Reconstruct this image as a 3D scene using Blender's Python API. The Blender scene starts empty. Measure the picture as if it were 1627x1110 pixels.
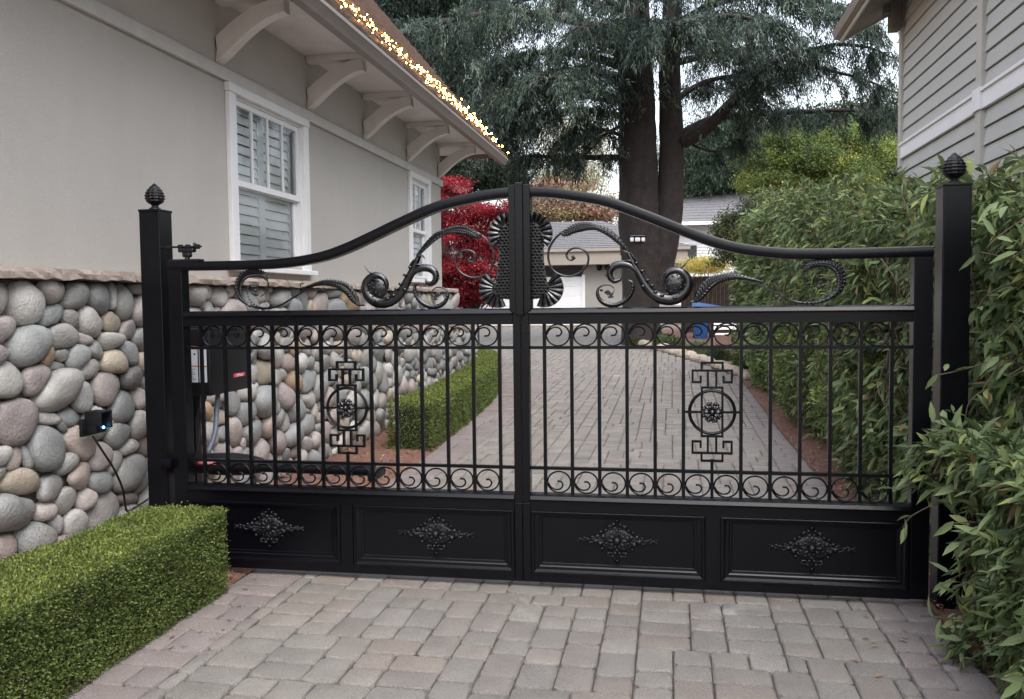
import bpy, bmesh, math, random
import numpy as np
from mathutils import Vector, Matrix

# ------------------------------------------------------------------ camera, sky, sun
SC = bpy.context.scene
COL = SC.collection
rad = math.radians
YAW, PITCH, ROLL = rad(-10.373), rad(-3.162), rad(-0.630)
CAM = Vector((0.795, -4.611, 1.55))
F_PX = 1389.24
cam_data = bpy.data.cameras.new("camera")
cam_data.sensor_width = 36.0
cam_data.lens = 36.0 * F_PX / 1627.0
cam_data.clip_end = 2000.0
cam = bpy.data.objects.new("camera", cam_data)
COL.objects.link(cam)
_F = Vector((math.sin(YAW) * math.cos(PITCH), math.cos(YAW) * math.cos(PITCH), math.sin(PITCH)))
_R = Vector((math.cos(YAW), -math.sin(YAW), 0))
_U = _R.cross(_F)
R_ = _R * math.cos(ROLL) + _U * math.sin(ROLL)
U_ = -_R * math.sin(ROLL) + _U * math.cos(ROLL)
cam.matrix_world = Matrix(((R_.x, U_.x, -_F.x, CAM.x), (R_.y, U_.y, -_F.y, CAM.y),
                           (R_.z, U_.z, -_F.z, CAM.z), (0, 0, 0, 1)))
SC.camera = cam


def at(px, py, Y):
    """world point where the survey sight line (px, py) crosses the plane at depth Y"""
    d = _F + R_ * ((px - 813.5) / F_PX) - U_ * ((py - 555.0) / F_PX)
    t = (Y - CAM.y) / d.y
    return CAM + d * t


SUN_EL, SUN_AZ = rad(55), rad(150)      # azimuth measured from +Y towards +X
w = bpy.data.worlds.new("World")
SC.world = w
w.use_nodes = True
nt = w.node_tree
for n in list(nt.nodes):
    nt.nodes.remove(n)
sky = nt.nodes.new("ShaderNodeTexSky")
sky.sky_type = 'NISHITA'
sky.sun_disc = False
sky.sun_elevation = SUN_EL
sky.sun_rotation = SUN_AZ
sky.air_density = 1.3
sky.dust_density = 2.5
sky.ozone_density = 1.0
hs = nt.nodes.new("ShaderNodeHueSaturation")
hs.inputs['Saturation'].default_value = 0.42
bg = nt.nodes.new("ShaderNodeBackground")
bg.inputs['Strength'].default_value = 0.15
wo = nt.nodes.new("ShaderNodeOutputWorld")
nt.links.new(sky.outputs[0], hs.inputs['Color'])
tcw = nt.nodes.new("ShaderNodeTexCoord")
sxyz = nt.nodes.new("ShaderNodeSeparateXYZ")
nt.links.new(tcw.outputs['Generated'], sxyz.inputs[0])
mrw = nt.nodes.new("ShaderNodeMapRange")
mrw.inputs['From Min'].default_value = 0.0
mrw.inputs['From Max'].default_value = 1.0
mrw.inputs['To Min'].default_value = 0.9
mrw.inputs['To Max'].default_value = 2.1
nt.links.new(sxyz.outputs['Z'], mrw.inputs['Value'])
vmw = nt.nodes.new("ShaderNodeVectorMath")
vmw.operation = 'SCALE'
nt.links.new(hs.outputs[0], vmw.inputs[0])
nt.links.new(mrw.outputs[0], vmw.inputs['Scale'])
nt.links.new(vmw.outputs[0], bg.inputs[0])
nt.links.new(bg.outputs[0], wo.inputs[0])

sl = bpy.data.lights.new("sun", 'SUN')
sl.energy = 0.6
sl.angle = rad(60)
sl.color = (1.0, 0.97, 0.94)
so = bpy.data.objects.new("sun", sl)
COL.objects.link(so)
_sd = Vector((math.sin(SUN_AZ) * math.cos(SUN_EL), math.cos(SUN_AZ) * math.cos(SUN_EL), math.sin(SUN_EL)))
so.rotation_euler = _sd.to_track_quat('Z', 'Y').to_euler()

SC.view_settings.view_transform = 'Standard'
SC.view_settings.look = 'None'
SC.view_settings.gamma = 1.0
SC.view_settings.exposure = 1.05
SC.render.engine = 'CYCLES'
cy = SC.cycles
cy.use_denoising = True
try:
    cy.denoiser = 'OPENIMAGEDENOISE'
except Exception:
    pass
cy.max_bounces = 6
cy.diffuse_bounces = 3
cy.glossy_bounces = 3
cy.transmission_bounces = 4
cy.transparent_max_bounces = 6
cy.sample_clamp_indirect = 4.0
cy.use_adaptive_sampling = True
cy.adaptive_threshold = 0.02

rnd = random.Random(7)
RG = np.random.default_rng(11)


# ------------------------------------------------------------------ materials
def mat(name, col, rough=0.6, metal=0.0, vary=0.12, scale=6.0, bump=0.0, bscale=40.0, attr=False, spec=0.5,
        emit=None, estr=0.0, trans=0.0, stains=0.0, streak=0.0, vary2=0.0, scale2=60.0):
    m = bpy.data.materials.new(name)
    m.use_nodes = True
    t = m.node_tree
    b = t.nodes['Principled BSDF']
    b.inputs['Roughness'].default_value = rough
    b.inputs['Metallic'].default_value = metal
    b.inputs['Specular IOR Level'].default_value = spec
    tc = t.nodes.new('ShaderNodeTexCoord')
    if attr:
        a = t.nodes.new('ShaderNodeAttribute')
        a.attribute_name = 'col'
        csrc = a.outputs['Color']
    else:
        rgb = t.nodes.new('ShaderNodeRGB')
        rgb.outputs[0].default_value = (*col, 1)
        csrc = rgb.outputs[0]

    def mul_noise(src, sc, amt, detail=5):
        n = t.nodes.new('ShaderNodeTexNoise')
        n.inputs['Scale'].default_value = sc
        n.inputs['Detail'].default_value = detail
        t.links.new(tc.outputs['Object'], n.inputs['Vector'])
        mr = t.nodes.new('ShaderNodeMapRange')
        mr.inputs['From Min'].default_value = 0.25
        mr.inputs['From Max'].default_value = 0.75
        mr.inputs['To Min'].default_value = 1 - amt
        mr.inputs['To Max'].default_value = 1 + amt
        t.links.new(n.outputs['Fac'], mr.inputs['Value'])
        vm = t.nodes.new('ShaderNodeVectorMath')
        vm.operation = 'SCALE'
        t.links.new(src, vm.inputs[0])
        t.links.new(mr.outputs[0], vm.inputs['Scale'])
        return vm.outputs[0]
    if vary:
        csrc = mul_noise(csrc, scale, vary)
    if streak:
        mp = t.nodes.new('ShaderNodeMapping')
        mp.inputs['Scale'].default_value = (1, 1, .12)
        t.links.new(tc.outputs['Object'], mp.inputs['Vector'])
        n = t.nodes.new('ShaderNodeTexNoise')
        n.inputs['Scale'].default_value = 7
        n.inputs['Detail'].default_value = 6
        t.links.new(mp.outputs[0], n.inputs['Vector'])
        mr = t.nodes.new('ShaderNodeMapRange')
        mr.inputs['From Min'].default_value = .3
        mr.inputs['From Max'].default_value = .7
        mr.inputs['To Min'].default_value = 1 - streak
        mr.inputs['To Max'].default_value = 1 + streak
        t.links.new(n.outputs['Fac'], mr.inputs['Value'])
        vm = t.nodes.new('ShaderNodeVectorMath')
        vm.operation = 'SCALE'
        t.links.new(csrc, vm.inputs[0])
        t.links.new(mr.outputs[0], vm.inputs['Scale'])
        csrc = vm.outputs[0]
    if vary2:
        csrc = mul_noise(csrc, scale2, vary2, 3)
    t.links.new(csrc, b.inputs['Base Color'])
    if stains:
        n = t.nodes.new('ShaderNodeTexNoise')
        n.inputs['Scale'].default_value = 1.3
        n.inputs['Detail'].default_value = 9
        n.inputs['Roughness'].default_value = .72
        t.links.new(tc.outputs['Object'], n.inputs['Vector'])
        mr = t.nodes.new('ShaderNodeMapRange')
        mr.inputs['From Min'].default_value = .60
        mr.inputs['From Max'].default_value = .74
        mr.inputs['To Max'].default_value = stains
        t.links.new(n.outputs['Fac'], mr.inputs['Value'])
        mx_ = t.nodes.new('ShaderNodeMix')
        mx_.data_type = 'RGBA'
        t.links.new(mr.outputs[0], mx_.inputs['Factor'])
        t.links.new(csrc, mx_.inputs['A'])
        mx_.inputs['B'].default_value = (.5, .49, .47, 1)
        csrc = mx_.outputs['Result']
        t.links.new(csrc, b.inputs['Base Color'])
    if bump:
        n = t.nodes.new('ShaderNodeTexNoise')
        n.inputs['Scale'].default_value = bscale
        n.inputs['Detail'].default_value = 6
        t.links.new(tc.outputs['Object'], n.inputs['Vector'])
        bp = t.nodes.new('ShaderNodeBump')
        bp.inputs['Strength'].default_value = bump
        bp.inputs['Distance'].default_value = 0.02
        t.links.new(n.outputs['Fac'], bp.inputs['Height'])
        t.links.new(bp.outputs[0], b.inputs['Normal'])
    if emit:
        b.inputs['Emission Color'].default_value = (*emit, 1)
        b.inputs['Emission Strength'].default_value = estr
    if trans:
        out = t.nodes['Material Output']
        tr = t.nodes.new('ShaderNodeBsdfTranslucent')
        mx = t.nodes.new('ShaderNodeMixShader')
        mx.inputs[0].default_value = trans
        t.links.new(csrc, tr.inputs['Color'])
        t.links.new(b.outputs[0], mx.inputs[1])
        t.links.new(tr.outputs[0], mx.inputs[2])
        t.links.new(mx.outputs[0], out.inputs['Surface'])
    return m


M = {}
M['black'] = mat('black_powder_coat', (.0025, .0025, .0042), .26, spec=.27, vary=.15, scale=3, bump=.04, bscale=90)
M['black_cast'] = mat('black_cast_iron', (.003, .003, .005), .17, spec=.75, vary=.2, scale=30, bump=.06, bscale=120)
M['cast_dull'] = mat('dull_cast_iron', (.0045, .0045, .007), .34, spec=.35, vary=.2, scale=30, bump=.3, bscale=120)
M['black_plastic'] = mat('black_plastic', (.008, .008, .010), .45, spec=.35, vary=.1, scale=20)
M['stucco'] = mat('taupe_stucco', (.47, .44, .405), .85, vary=.05, scale=1.1, bump=.3, bscale=160, streak=.015, vary2=.045, scale2=90)
M['frieze'] = mat('painted_frieze', (.58, .55, .525), .8, vary=.05, scale=2, bump=.05, bscale=80)
M['soffit'] = mat('painted_soffit', (.78, .735, .71), .7, streak=.05, vary=.05, scale=3, bump=.04, bscale=60)
M['trim'] = mat('cream_trim', (.60, .57, .55), .55, streak=.05, vary=.05, scale=4, bump=.05, bscale=50)
M['white'] = mat('white_window_paint', (.78, .77, .77), .45, vary=.03, scale=5)
M['shutter'] = mat('white_shutter', (.93, .93, .92), .5, vary=.03, scale=5)
M['dark_room'] = mat('dark_interior', (.05, .05, .055), .9)
M['gutter'] = mat('brown_grey_gutter', (.25, .215, .195), .45, vary=.08, scale=6)
M['cap'] = mat('sandstone_cap', (.36, .295, .25), .85, vary=.18, scale=7, bump=.6, bscale=22, vary2=.1)
M['mortar'] = mat('dark_mortar', (.16, .14, .125), .95, vary=.2, scale=12, bump=.5)
M['stone'] = mat('river_stone', (1, 1, 1), .55, vary=.22, scale=9, bump=.4, bscale=60, attr=True, vary2=.16, scale2=110)
M['paver'] = mat('tumbled_paver', (1, 1, 1), .8, stains=.5, vary=.13, scale=5, bump=.7, bscale=110, attr=True, vary2=.24, scale2=170)
M['sand'] = mat('joint_sand', (.085, .07, .062), .95, vary=.3, scale=20, bump=.4)
M['soil'] = mat('soil', (.12, .085, .06), .95, vary=.3, scale=2, bump=.6)
M['mulch'] = mat('red_bark_mulch', (.17, .085, .06), .95, vary=.45, scale=30, bump=.8, bscale=50)
M['chips'] = mat('bark_chips', (1, 1, 1), .9, vary=.2, attr=True)
M['leaf'] = mat('leaf', (1, 1, 1), .55, vary=.0, attr=True, trans=.3, spec=.3)
M['needle'] = mat('needle', (1, 1, 1), .7, vary=.0, attr=True, trans=.15, spec=.2)
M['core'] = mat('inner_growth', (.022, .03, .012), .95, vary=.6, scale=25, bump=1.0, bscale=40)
M['bark'] = mat('furrowed_bark', (.031, .024, .022), .95, vary=.4, scale=5, bump=1.0, bscale=14, vary2=.25, scale2=25)
M['twig'] = mat('twig', (.10, .068, .045), .8, vary=.2)
M['siding'] = mat('grey_green_siding', (.49, .495, .475), .65, vary=.04, scale=2, bump=.08, bscale=60)
M['siding_trim'] = mat('tan_grey_trim', (.50, .49, .45), .6, vary=.04, scale=3)
M['band'] = mat('white_band', (.86, .86, .89), .5, vary=.03, scale=4)
M['eave_dark'] = mat('dark_soffit', (.17, .15, .135), .8, vary=.15, scale=5)  # one dark grey-brown for the right house soffit and corbel
M['shingle'] = mat('grey_shingle', (.15, .145, .152), .9, vary=.22, scale=9, bump=.8, bscale=30, vary2=.2, scale2=40)
M['shingle_br'] = mat('brown_shingle', (.33, .255, .22), .9, vary=.22, scale=9, bump=.7, bscale=30)
M['gar_wall'] = mat('beige_garage_wall', (.31, .285, .26), .75, vary=.05, scale=2)
M['gar_trim'] = mat('beige_fascia', (.33, .29, .25), .6, vary=.05, scale=2)
M['fence'] = mat('brown_fence', (.055, .036, .028), .85, vary=.3, scale=8)
M['blue'] = mat('blue_plastic', (.02, .09, .28), .4, vary=.1)
M['rock'] = mat('border_rock', (.33, .27, .22), .9, vary=.25, scale=6, bump=.6)
M['metal'] = mat('grey_conduit', (.16, .18, .22), .5, metal=.2, vary=.1)
M['sticker'] = mat('white_sticker', (.75, .78, .85), .5, vary=.06, scale=40)
M['red'] = mat('red_label', (.55, .05, .09), .45, vary=.05)
M['orange'] = mat('orange_label', (.6, .2, .06), .5, vary=.05)
M['ink'] = mat('black_ink', (.03, .03, .04), .6, vary=0)
M['letter'] = mat('white_lettering', (.85, .8, .82), .5, vary=0)
M['bulb'] = mat('warm_bulb', (1, .8, .5), .4, vary=0, emit=(1.0, .47, .07), estr=62)
M['led'] = mat('blue_led', (.1, .4, 1), .4, vary=0, emit=(.08, .45, 1.0), estr=9)
M['chalk'] = mat('white_residue', (.55, .54, .52), .95, vary=.2, scale=20)


def glass_mat():
    m = bpy.data.materials.new('window_glass')
    m.use_nodes = True
    t = m.node_tree
    t.nodes.remove(t.nodes['Principled BSDF'])
    gl = t.nodes.new('ShaderNodeBsdfGlossy')
    gl.inputs['Roughness'].default_value = 0.01
    gl.inputs['Color'].default_value = (.95, .97, 1, 1)
    tp = t.nodes.new('ShaderNodeBsdfTransparent')
    tp.inputs['Color'].default_value = (.96, .98, .98, 1)
    fr = t.nodes.new('ShaderNodeFresnel')
    fr.inputs['IOR'].default_value = 1.38
    n = t.nodes.new('ShaderNodeTexNoise')
    n.inputs['Scale'].default_value = 2.2
    bp = t.nodes.new('ShaderNodeBump')
    bp.inputs['Strength'].default_value = 0.06
    bp.inputs['Distance'].default_value = 0.05
    t.links.new(n.outputs['Fac'], bp.inputs['Height'])
    t.links.new(bp.outputs[0], gl.inputs['Normal'])
    mx = t.nodes.new('ShaderNodeMixShader')
    t.links.new(fr.outputs[0], mx.inputs[0])
    t.links.new(tp.outputs[0], mx.inputs[1])
    t.links.new(gl.outputs[0], mx.inputs[2])
    t.links.new(mx.outputs[0], t.nodes['Material Output'].inputs['Surface'])
    return m


M['glass'] = glass_mat()


# ------------------------------------------------------------------ object helpers
def tag(o, label=None, cat=None, group=None, kind=None):
    if label: o['label'] = label
    if cat: o['category'] = cat
    if group: o['group'] = group
    if kind: o['kind'] = kind
    return o


def empty(name, loc, label, cat, group=None):
    o = bpy.data.objects.new(name, None)
    o.empty_display_size = .2
    o.location = loc
    COL.objects.link(o)
    return tag(o, label, cat, group)


def link(name, me, material, parent=None):
    o = bpy.data.objects.new(name, me)
    if material is not None and not me.materials:
        me.materials.append(material)
    COL.objects.link(o)
    if parent is not None:
        o.parent = parent
        # vertices are authored in world space: cancel the parents' offset
        off = Vector((0, 0, 0))
        p = parent
        while p is not None:
            off += p.location
            p = p.parent
        o.location = -off
    return o


class MB:
    """collects world-space vertices and faces for one mesh"""
    def __init__(self):
        self.v = []; self.f = []; self.c = []; self.cc = None

    def add(self, vs, fs, col=None):
        b = len(self.v)
        self.v += [tuple(x) for x in vs]
        self.f += [tuple(b + i for i in q) for q in fs]
        if self.cc is not None or col is not None:
            self.cc = True
            self.c += [col or (1, 1, 1)] * len(vs)
        return self

    def box(self, a, b, col=None):
        x0, y0, z0 = [min(a[i], b[i]) for i in range(3)]
        x1, y1, z1 = [max(a[i], b[i]) for i in range(3)]
        vs = [(x0, y0, z0), (x1, y0, z0), (x1, y1, z0), (x0, y1, z0), (x0, y0, z1), (x1, y0, z1), (x1, y1, z1), (x0, y1, z1)]
        return self.add(vs, [(0, 3, 2, 1), (4, 5, 6, 7), (0, 1, 5, 4), (1, 2, 6, 5), (2, 3, 7, 6), (3, 0, 4, 7)], col)

    def bbox(self, a, b, bev=.006, seg=2, rot=None, piv=None):
        """bevelled box, optionally rotated about piv"""
        bm = bmesh.new()
        c = [(a[i] + b[i]) / 2 for i in range(3)]
        s = [abs(b[i] - a[i]) for i in range(3)]
        bmesh.ops.create_cube(bm, size=1)
        for v in bm.verts:
            v.co = Vector((v.co.x * s[0], v.co.y * s[1], v.co.z * s[2]))
        if bev:
            bmesh.ops.bevel(bm, geom=bm.edges[:], offset=min(bev, min(s) * .45), segments=seg, profile=.5, affect='EDGES')
        vs = [Vector(v.co) + Vector(c) for v in bm.verts]
        if rot is not None:
            p = Vector(piv or c)
            vs = [rot @ (v - p) + p for v in vs]
        bm.verts.index_update()
        fs = [[v.index for v in f.verts] for f in bm.faces]
        bm.free()
        return self.add(vs, fs)

    def tube(self, pts, r, n=8, cap=True, sx=1.0, up=None):
        """tube along pts; r a number or list"""
        pts = [Vector(p) for p in pts]
        k = len(pts)
        rs = r if isinstance(r, (list, tuple, np.ndarray)) else [r] * k
        b = []
        prevn = None
        for i, p in enumerate(pts):
            d = (pts[min(i + 1, k - 1)] - pts[max(i - 1, 0)])
            if d.length < 1e-9: d = Vector((0, 0, 1))
            d.normalize()
            if prevn is None:
                a = Vector(up) if up else (Vector((0, 0, 1)) if abs(d.z) < .9 else Vector((1, 0, 0)))
            else:
                a = prevn
            nn = a - d * a.dot(d)
            if nn.length < 1e-6: nn = d.orthogonal()
            nn.normalize(); prevn = nn
            bb = d.cross(nn)
            for j in range(n):
                t = 2 * math.pi * j / n
                b.append(p + nn * (math.cos(t) * rs[i]) + bb * (math.sin(t) * rs[i] * sx))
        fs = []
        for i in range(k - 1):
            for j in range(n):
                j2 = (j + 1) % n
                fs.append((i * n + j, i * n + j2, (i + 1) * n + j2, (i + 1) * n + j))
        if cap:
            fs.append(tuple(range(n - 1, -1, -1)))
            fs.append(tuple((k - 1) * n + j for j in range(n)))
        return self.add(b, fs)

    def ball(self, c, r, n=8, m=5, s=(1, 1, 1), rot=None):
        vs = []
        for i in range(m + 1):
            ph = math.pi * i / m
            for j in range(n):
                th = 2 * math.pi * j / n
                p = Vector((math.sin(ph) * math.cos(th) * s[0], math.sin(ph) * math.sin(th) * s[1], math.cos(ph) * s[2])) * r
                if rot is not None: p = rot @ p
                vs.append(p + Vector(c))
        fs = [(i * n + j, (i + 1) * n + j, (i + 1) * n + (j + 1) % n, i * n + (j + 1) % n) for i in range(m) for j in range(n)]
        return self.add(vs, fs)

    def build(self, name, material, parent=None, smooth=False, bevel=0):
        me = bpy.data.meshes.new(name)
        me.from_pydata(self.v, [], self.f)
        if self.cc:
            a = me.color_attributes.new('col', 'FLOAT_COLOR', 'POINT')
            arr = np.ones((len(self.v), 4), np.float32)
            arr[:, :3] = np.array(self.c, np.float32)
            a.data.foreach_set('color', arr.ravel())
        if smooth:
            me.shade_smooth()
            if smooth != 'all':
                me.set_sharp_from_angle(angle=rad(40))
        o = link(name, me, material, parent)
        if bevel:
            m = o.modifiers.new('bevel', 'BEVEL')
            m.width = bevel; m.segments = 2; m.limit_method = 'ANGLE'
        return o


def tri_mesh(name, verts, tris, cols, material, parent=None):
    """big numpy mesh of triangles with per-vertex colour"""
    me = bpy.data.meshes.new(name)
    nv, nf = len(verts), len(tris)
    me.vertices.add(nv)
    me.vertices.foreach_set('co', np.ascontiguousarray(verts, np.float32).ravel())
    me.loops.add(nf * 3)
    me.loops.foreach_set('vertex_index', np.ascontiguousarray(tris, np.int32).ravel())
    me.polygons.add(nf)
    me.polygons.foreach_set('loop_start', np.arange(0, nf * 3, 3, dtype=np.int32))
    me.update(calc_edges=True)
    a = me.color_attributes.new('col', 'FLOAT_COLOR', 'POINT')
    arr = np.ones((nv, 4), np.float32)
    arr[:, :3] = cols
    a.data.foreach_set('color', arr.ravel())
    return link(name, me, material, parent)


def unit(a):
    return a / np.maximum(np.linalg.norm(a, axis=-1, keepdims=True), 1e-9)


LEAF_TRI = np.array([(0, 1, 2), (0, 2, 3), (1, 4, 5), (1, 5, 2), (2, 5, 6), (2, 6, 3), (4, 7, 5), (5, 7, 6)])


def long_leaves(base, d, nrm, L, Wd, col, droop=.25):
    """lanceolate folded leaves: 8 vertices, 8 triangles each"""
    n = len(base)
    d = unit(d); side = unit(np.cross(d, nrm)); nn = unit(np.cross(side, d))
    L = L[:, None]; Wd = Wd[:, None]

    def row(t, wf):
        c = base + d * L * t - nn * L * droop * t * t
        f = nn * Wd * .22 * wf
        return c - side * Wd * .5 * wf + f, c - f * .2, c + side * Wd * .5 * wf + f
    a1, m1, b1 = row(.28, .95)
    a2, m2, b2 = row(.62, .85)
    tip = base + d * L - nn * L * droop
    V = np.stack([base, a1, m1, b1, a2, m2, b2, tip], 1).reshape(-1, 3)
    T = (LEAF_TRI[None] + (np.arange(n) * 8)[:, None, None]).reshape(-1, 3)
    C = np.repeat(col, 8, 0)
    return V, T, C


def small_leaves(base, d, nrm, L, Wd, col):
    """rhombus leaves: 4 vertices, 2 triangles"""
    n = len(base)
    d = unit(d); side = unit(np.cross(d, nrm)); nn = np.cross(side, d)
    L = L[:, None]; Wd = Wd[:, None]
    mid = base + d * L * .5
    V = np.stack([base, mid - side * Wd * .5 + nn * Wd * .15, base + d * L, mid + side * Wd * .5 + nn * Wd * .15], 1).reshape(-1, 3)
    T = (np.array([(0, 1, 2), (0, 2, 3)])[None] + (np.arange(n) * 4)[:, None, None]).reshape(-1, 3)
    return V, T, np.repeat(col, 4, 0)


def rdir(n, bias=(0, 0, 0), w=0.0):
    v = RG.normal(size=(n, 3))
    return unit(unit(v) + np.array(bias) * w)


def cols(n, base, var=.25, hue=.08):
    c = np.array(base)[None] * (1 + RG.uniform(-var, var, (n, 1)))
    return np.clip(c * (1 + RG.uniform(-hue, hue, (n, 3))), 0, 1)


def mixcols(n, palette, weights, var=.2):
    p = np.array(palette); k = RG.choice(len(p), n, p=np.array(weights) / sum(weights))
    return np.clip(p[k] * (1 + RG.uniform(-var, var, (n, 1))), 0, 1)


def catmull(pts, n=6):
    P = [Vector(p) for p in pts]
    P = [P[0] * 2 - P[1]] + P + [P[-1] * 2 - P[-2]]
    out = []
    for i in range(1, len(P) - 2):
        for k in range(n):
            t = k / n
            a, b, c, d = P[i - 1], P[i], P[i + 1], P[i + 2]
            out.append(.5 * ((2 * b) + (c - a) * t + (2 * a - 5 * b + 4 * c - d) * t * t + (3 * b - a - 3 * c + d) * t ** 3))
    out.append(P[-2])
    return out


def gz(y):
    """ground height: level at the gate, rising gently up the drive"""
    return max(0.0, min(y, 60.0) - 6.0) * 0.0174


def np_noise(p, f, seed=0):
    """cheap smooth noise, p (n,3)"""
    r = np.random.default_rng(seed)
    s = np.zeros(len(p))
    for k in range(5):
        a = r.normal(size=3) * f * (1 + .6 * k)
        s += np.sin(p @ a + r.uniform(0, 6.28)) / (1 + .5 * k)
    return s / 3


# ------------------------------------------------------------------ ground
def sheet(name, xs, ys, dz, material, label=None, kind='structure'):
    b = MB()
    nx = len(xs)
    vs = [(x, y, gz(y) + dz) for y in ys for x in xs]
    fs = [(j * nx + i, j * nx + i + 1, (j + 1) * nx + i + 1, (j + 1) * nx + i) for j in range(len(ys) - 1) for i in range(nx - 1)]
    b.add(vs, fs)
    return tag(b.build(name, material), kind=kind)


sheet('ground', [-400, -60, -8, 8, 60, 400], [-300, -50, -6, 6, 20, 40, 60, 100, 900], -.07, M['soil'])


def drive_left(y):
    return float(np.interp(y, [-9, 4, 8, 10, 12.5, 16.5, 20, 22, 33.2], [-1.57, -1.64, -1.92, -2.15, -2.6, -3.7, -6, -9, -9]))


def drive_right(y):
    return float(np.interp(y, [-9, 12, 14.3, 18.5, 21.5, 24, 28, 31, 33.2], [2.1, 2.02, 1.55, .45, -.45, -.8, -.6, 1.3, 1.6]))


ys = list(np.arange(-9, 33.3, .6))
b = MB()
vs = []
for y in ys:
    vs += [(drive_left(y) - .04, y, gz(y) - .022), (drive_right(y) + .04, y, gz(y) - .022)]
b.add(vs, [(2 * i, 2 * i + 1, 2 * i + 3, 2 * i + 2) for i in range(len(ys) - 1)])
tag(b.build('driveway_bed', M['sand']), kind='structure')

# tumbled pavers laid on a small module, three sizes
CELL = .080
nx, ny = int(14 / CELL), int(42 / CELL)
X0, Y0 = -10.4, -8.9
used = np.zeros((nx, ny), bool)
b = MB()
prng = random.Random(5)
tones = [(.188, .164, .157), (.180, .161, .156), (.198, .170, .161), (.176, .158, .151), (.204, .182, .174), (.192, .160, .150)]
XL, XR = -10.4 + 114 * .080, -10.4 + 152 * .080


def paver(x0, y0, x1, y1, far, tone):
    g = .0022
    x0 += g; y0 += g; x1 -= g; y1 -= g
    z = gz((y0 + y1) / 2) + prng.uniform(-.003, .003)
    tx, ty = prng.uniform(-.012, .012), prng.uniform(-.012, .012)
    cx, cy_ = (x0 + x1) / 2, (y0 + y1) / 2
    j = lambda: prng.uniform(-.004, .004)
    ch = .014 + prng.uniform(0, .008)

    def ring(ins, zz, cc):
        a0, b0, a1, b1 = x0 + ins, y0 + ins, x1 - ins, y1 - ins
        return [(p[0] + j() * .5, p[1] + j() * .5, zz + (p[0] - cx) * tx + (p[1] - cy_) * ty) for p in
                ((a0 + cc, b0), (a1 - cc, b0), (a1, b0 + cc), (a1, b1 - cc), (a1 - cc, b1), (a0 + cc, b1), (a0, b1 - cc), (a0, b0 + cc))]
    if far:
        vs = [(x0, y0, z - .03), (x1, y0, z - .03), (x1, y1, z - .03), (x0, y1, z - .03),
              (x0 + .008, y0 + .008, z), (x1 - .008, y0 + .008, z), (x1 - .008, y1 - .008, z), (x0 + .008, y1 - .008, z)]
        b.add(vs, [(4, 5, 6, 7), (0, 1, 5, 4), (1, 2, 6, 5), (2, 3, 7, 6), (3, 0, 4, 7)], tone)
        return
    vs = ring(0, z - .04, ch) + ring(0, z - .011, ch) + ring(.005, z - .003, ch * .9) + ring(.014, z, ch * .8)
    fs = [tuple(24 + i for i in range(8))]
    for k in range(3):
        fs += [(k * 8 + i, k * 8 + (i + 1) % 8, (k + 1) * 8 + (i + 1) % 8, (k + 1) * 8 + i) for i in range(8)]
    b.add(vs, fs, tone)


def tone_at(x, y):
    t = prng.choice(tones)
    k = prng.uniform(.92, 1.07)
    return tuple(c * k for c in t)


# edge courses each side: cut pieces in the same stone
for side in (-1, 1):
    y = -8.9
    while y < 11.5:
        L = prng.choice([.16, .24, .16, .2])
        a, c = (drive_left(y + L / 2), XL) if side < 0 else (XR, drive_right(y + L / 2))
        cut = prng.choice([None, .42, .55]) if side < 0 else prng.choice([None, .5])
        k = prng.uniform(.92, 1.05)
        tn = (.218 * k, .183 * k, .171 * k)
        if cut is None: paver(a, y, c, y + L, y > 7, tn)
        else:
            m_ = a + (c - a) * cut
            paver(a, y, m_, y + L, y > 7, tn); paver(m_, y, c, y + L, y > 7, (.212 * k, .182 * k, .172 * k))
        y += L
for jy in range(ny):
    for ix in range(nx):
        if used[ix, jy]: continue
        opts = []
        for (a, c, wgt) in ((2, 2, 4), (3, 2, 5), (2, 3, 4)):
            if ix + a > nx or jy + c > ny: continue
            if used[ix:ix + a, jy:jy + c].any(): continue
            if ix + a + 1 < nx and (not used[ix + a, jy]) and used[ix + a + 1, jy]: wgt *= .02
            opts.append((a, c, wgt))
        if not opts:
            a = c = 1
            if jy + 1 < ny and not used[ix, jy + 1]: c = 2
        else:
            a, c, _ = prng.choices(opts, [o[2] for o in opts])[0]
        used[ix:ix + a, jy:jy + c] = True
        x0, y0 = X0 + ix * CELL, Y0 + jy * CELL
        x1, y1 = x0 + a * CELL, y0 + c * CELL
        mx, my = (x0 + x1) / 2, (y0 + y1) / 2
        if my > 33: continue
        if my < 11.5:
            if x1 <= XL + .01 or x0 >= XR - .01: continue
            x0, x1 = max(x0, XL), min(x1, XR)
            if x1 - x0 < .05: continue
        elif not (drive_left(my) < mx < drive_right(my)):
            continue
        paver(x0, y0, x1, y1, my > 6, tuple(q_ * w__ for q_, w__ in zip(tone_at(mx, my), (1.13, 1.16, 1.09))))
tag(b.build('driveway', M['paver'], smooth=True), kind='structure')

# mulch beds (one sheet each) and loose bark
def bed(name, pts_l, pts_r):
    b = MB(); vs = []
    n = len(pts_l)
    for (xl, y), (xr, _) in zip(pts_l, pts_r):
        for k in range(5):
            x = xl + (xr - xl) * k / 4
            vs.append((x, y, gz(y) - .012 + (.028 if 0 < k < 4 else 0)))
    b.add(vs, [(i * 5 + k, i * 5 + k + 1, (i + 1) * 5 + k + 1, (i + 1) * 5 + k) for i in range(n - 1) for k in range(4)])
    return tag(b.build(name, M['mulch'], smooth='all'), kind='structure')


yy = list(np.arange(-9, 14, 1.0))
bed('planting_bed', [(-2.7, y) for y in yy], [(drive_left(y) - .01, y) for y in yy])
yy = list(np.arange(-9, 33, 1.0))
bed('planting_bed', [(drive_right(y) + .01, y) for y in yy], [(max(4.2, drive_right(y) + 4.5), y) for y in yy])

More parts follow.
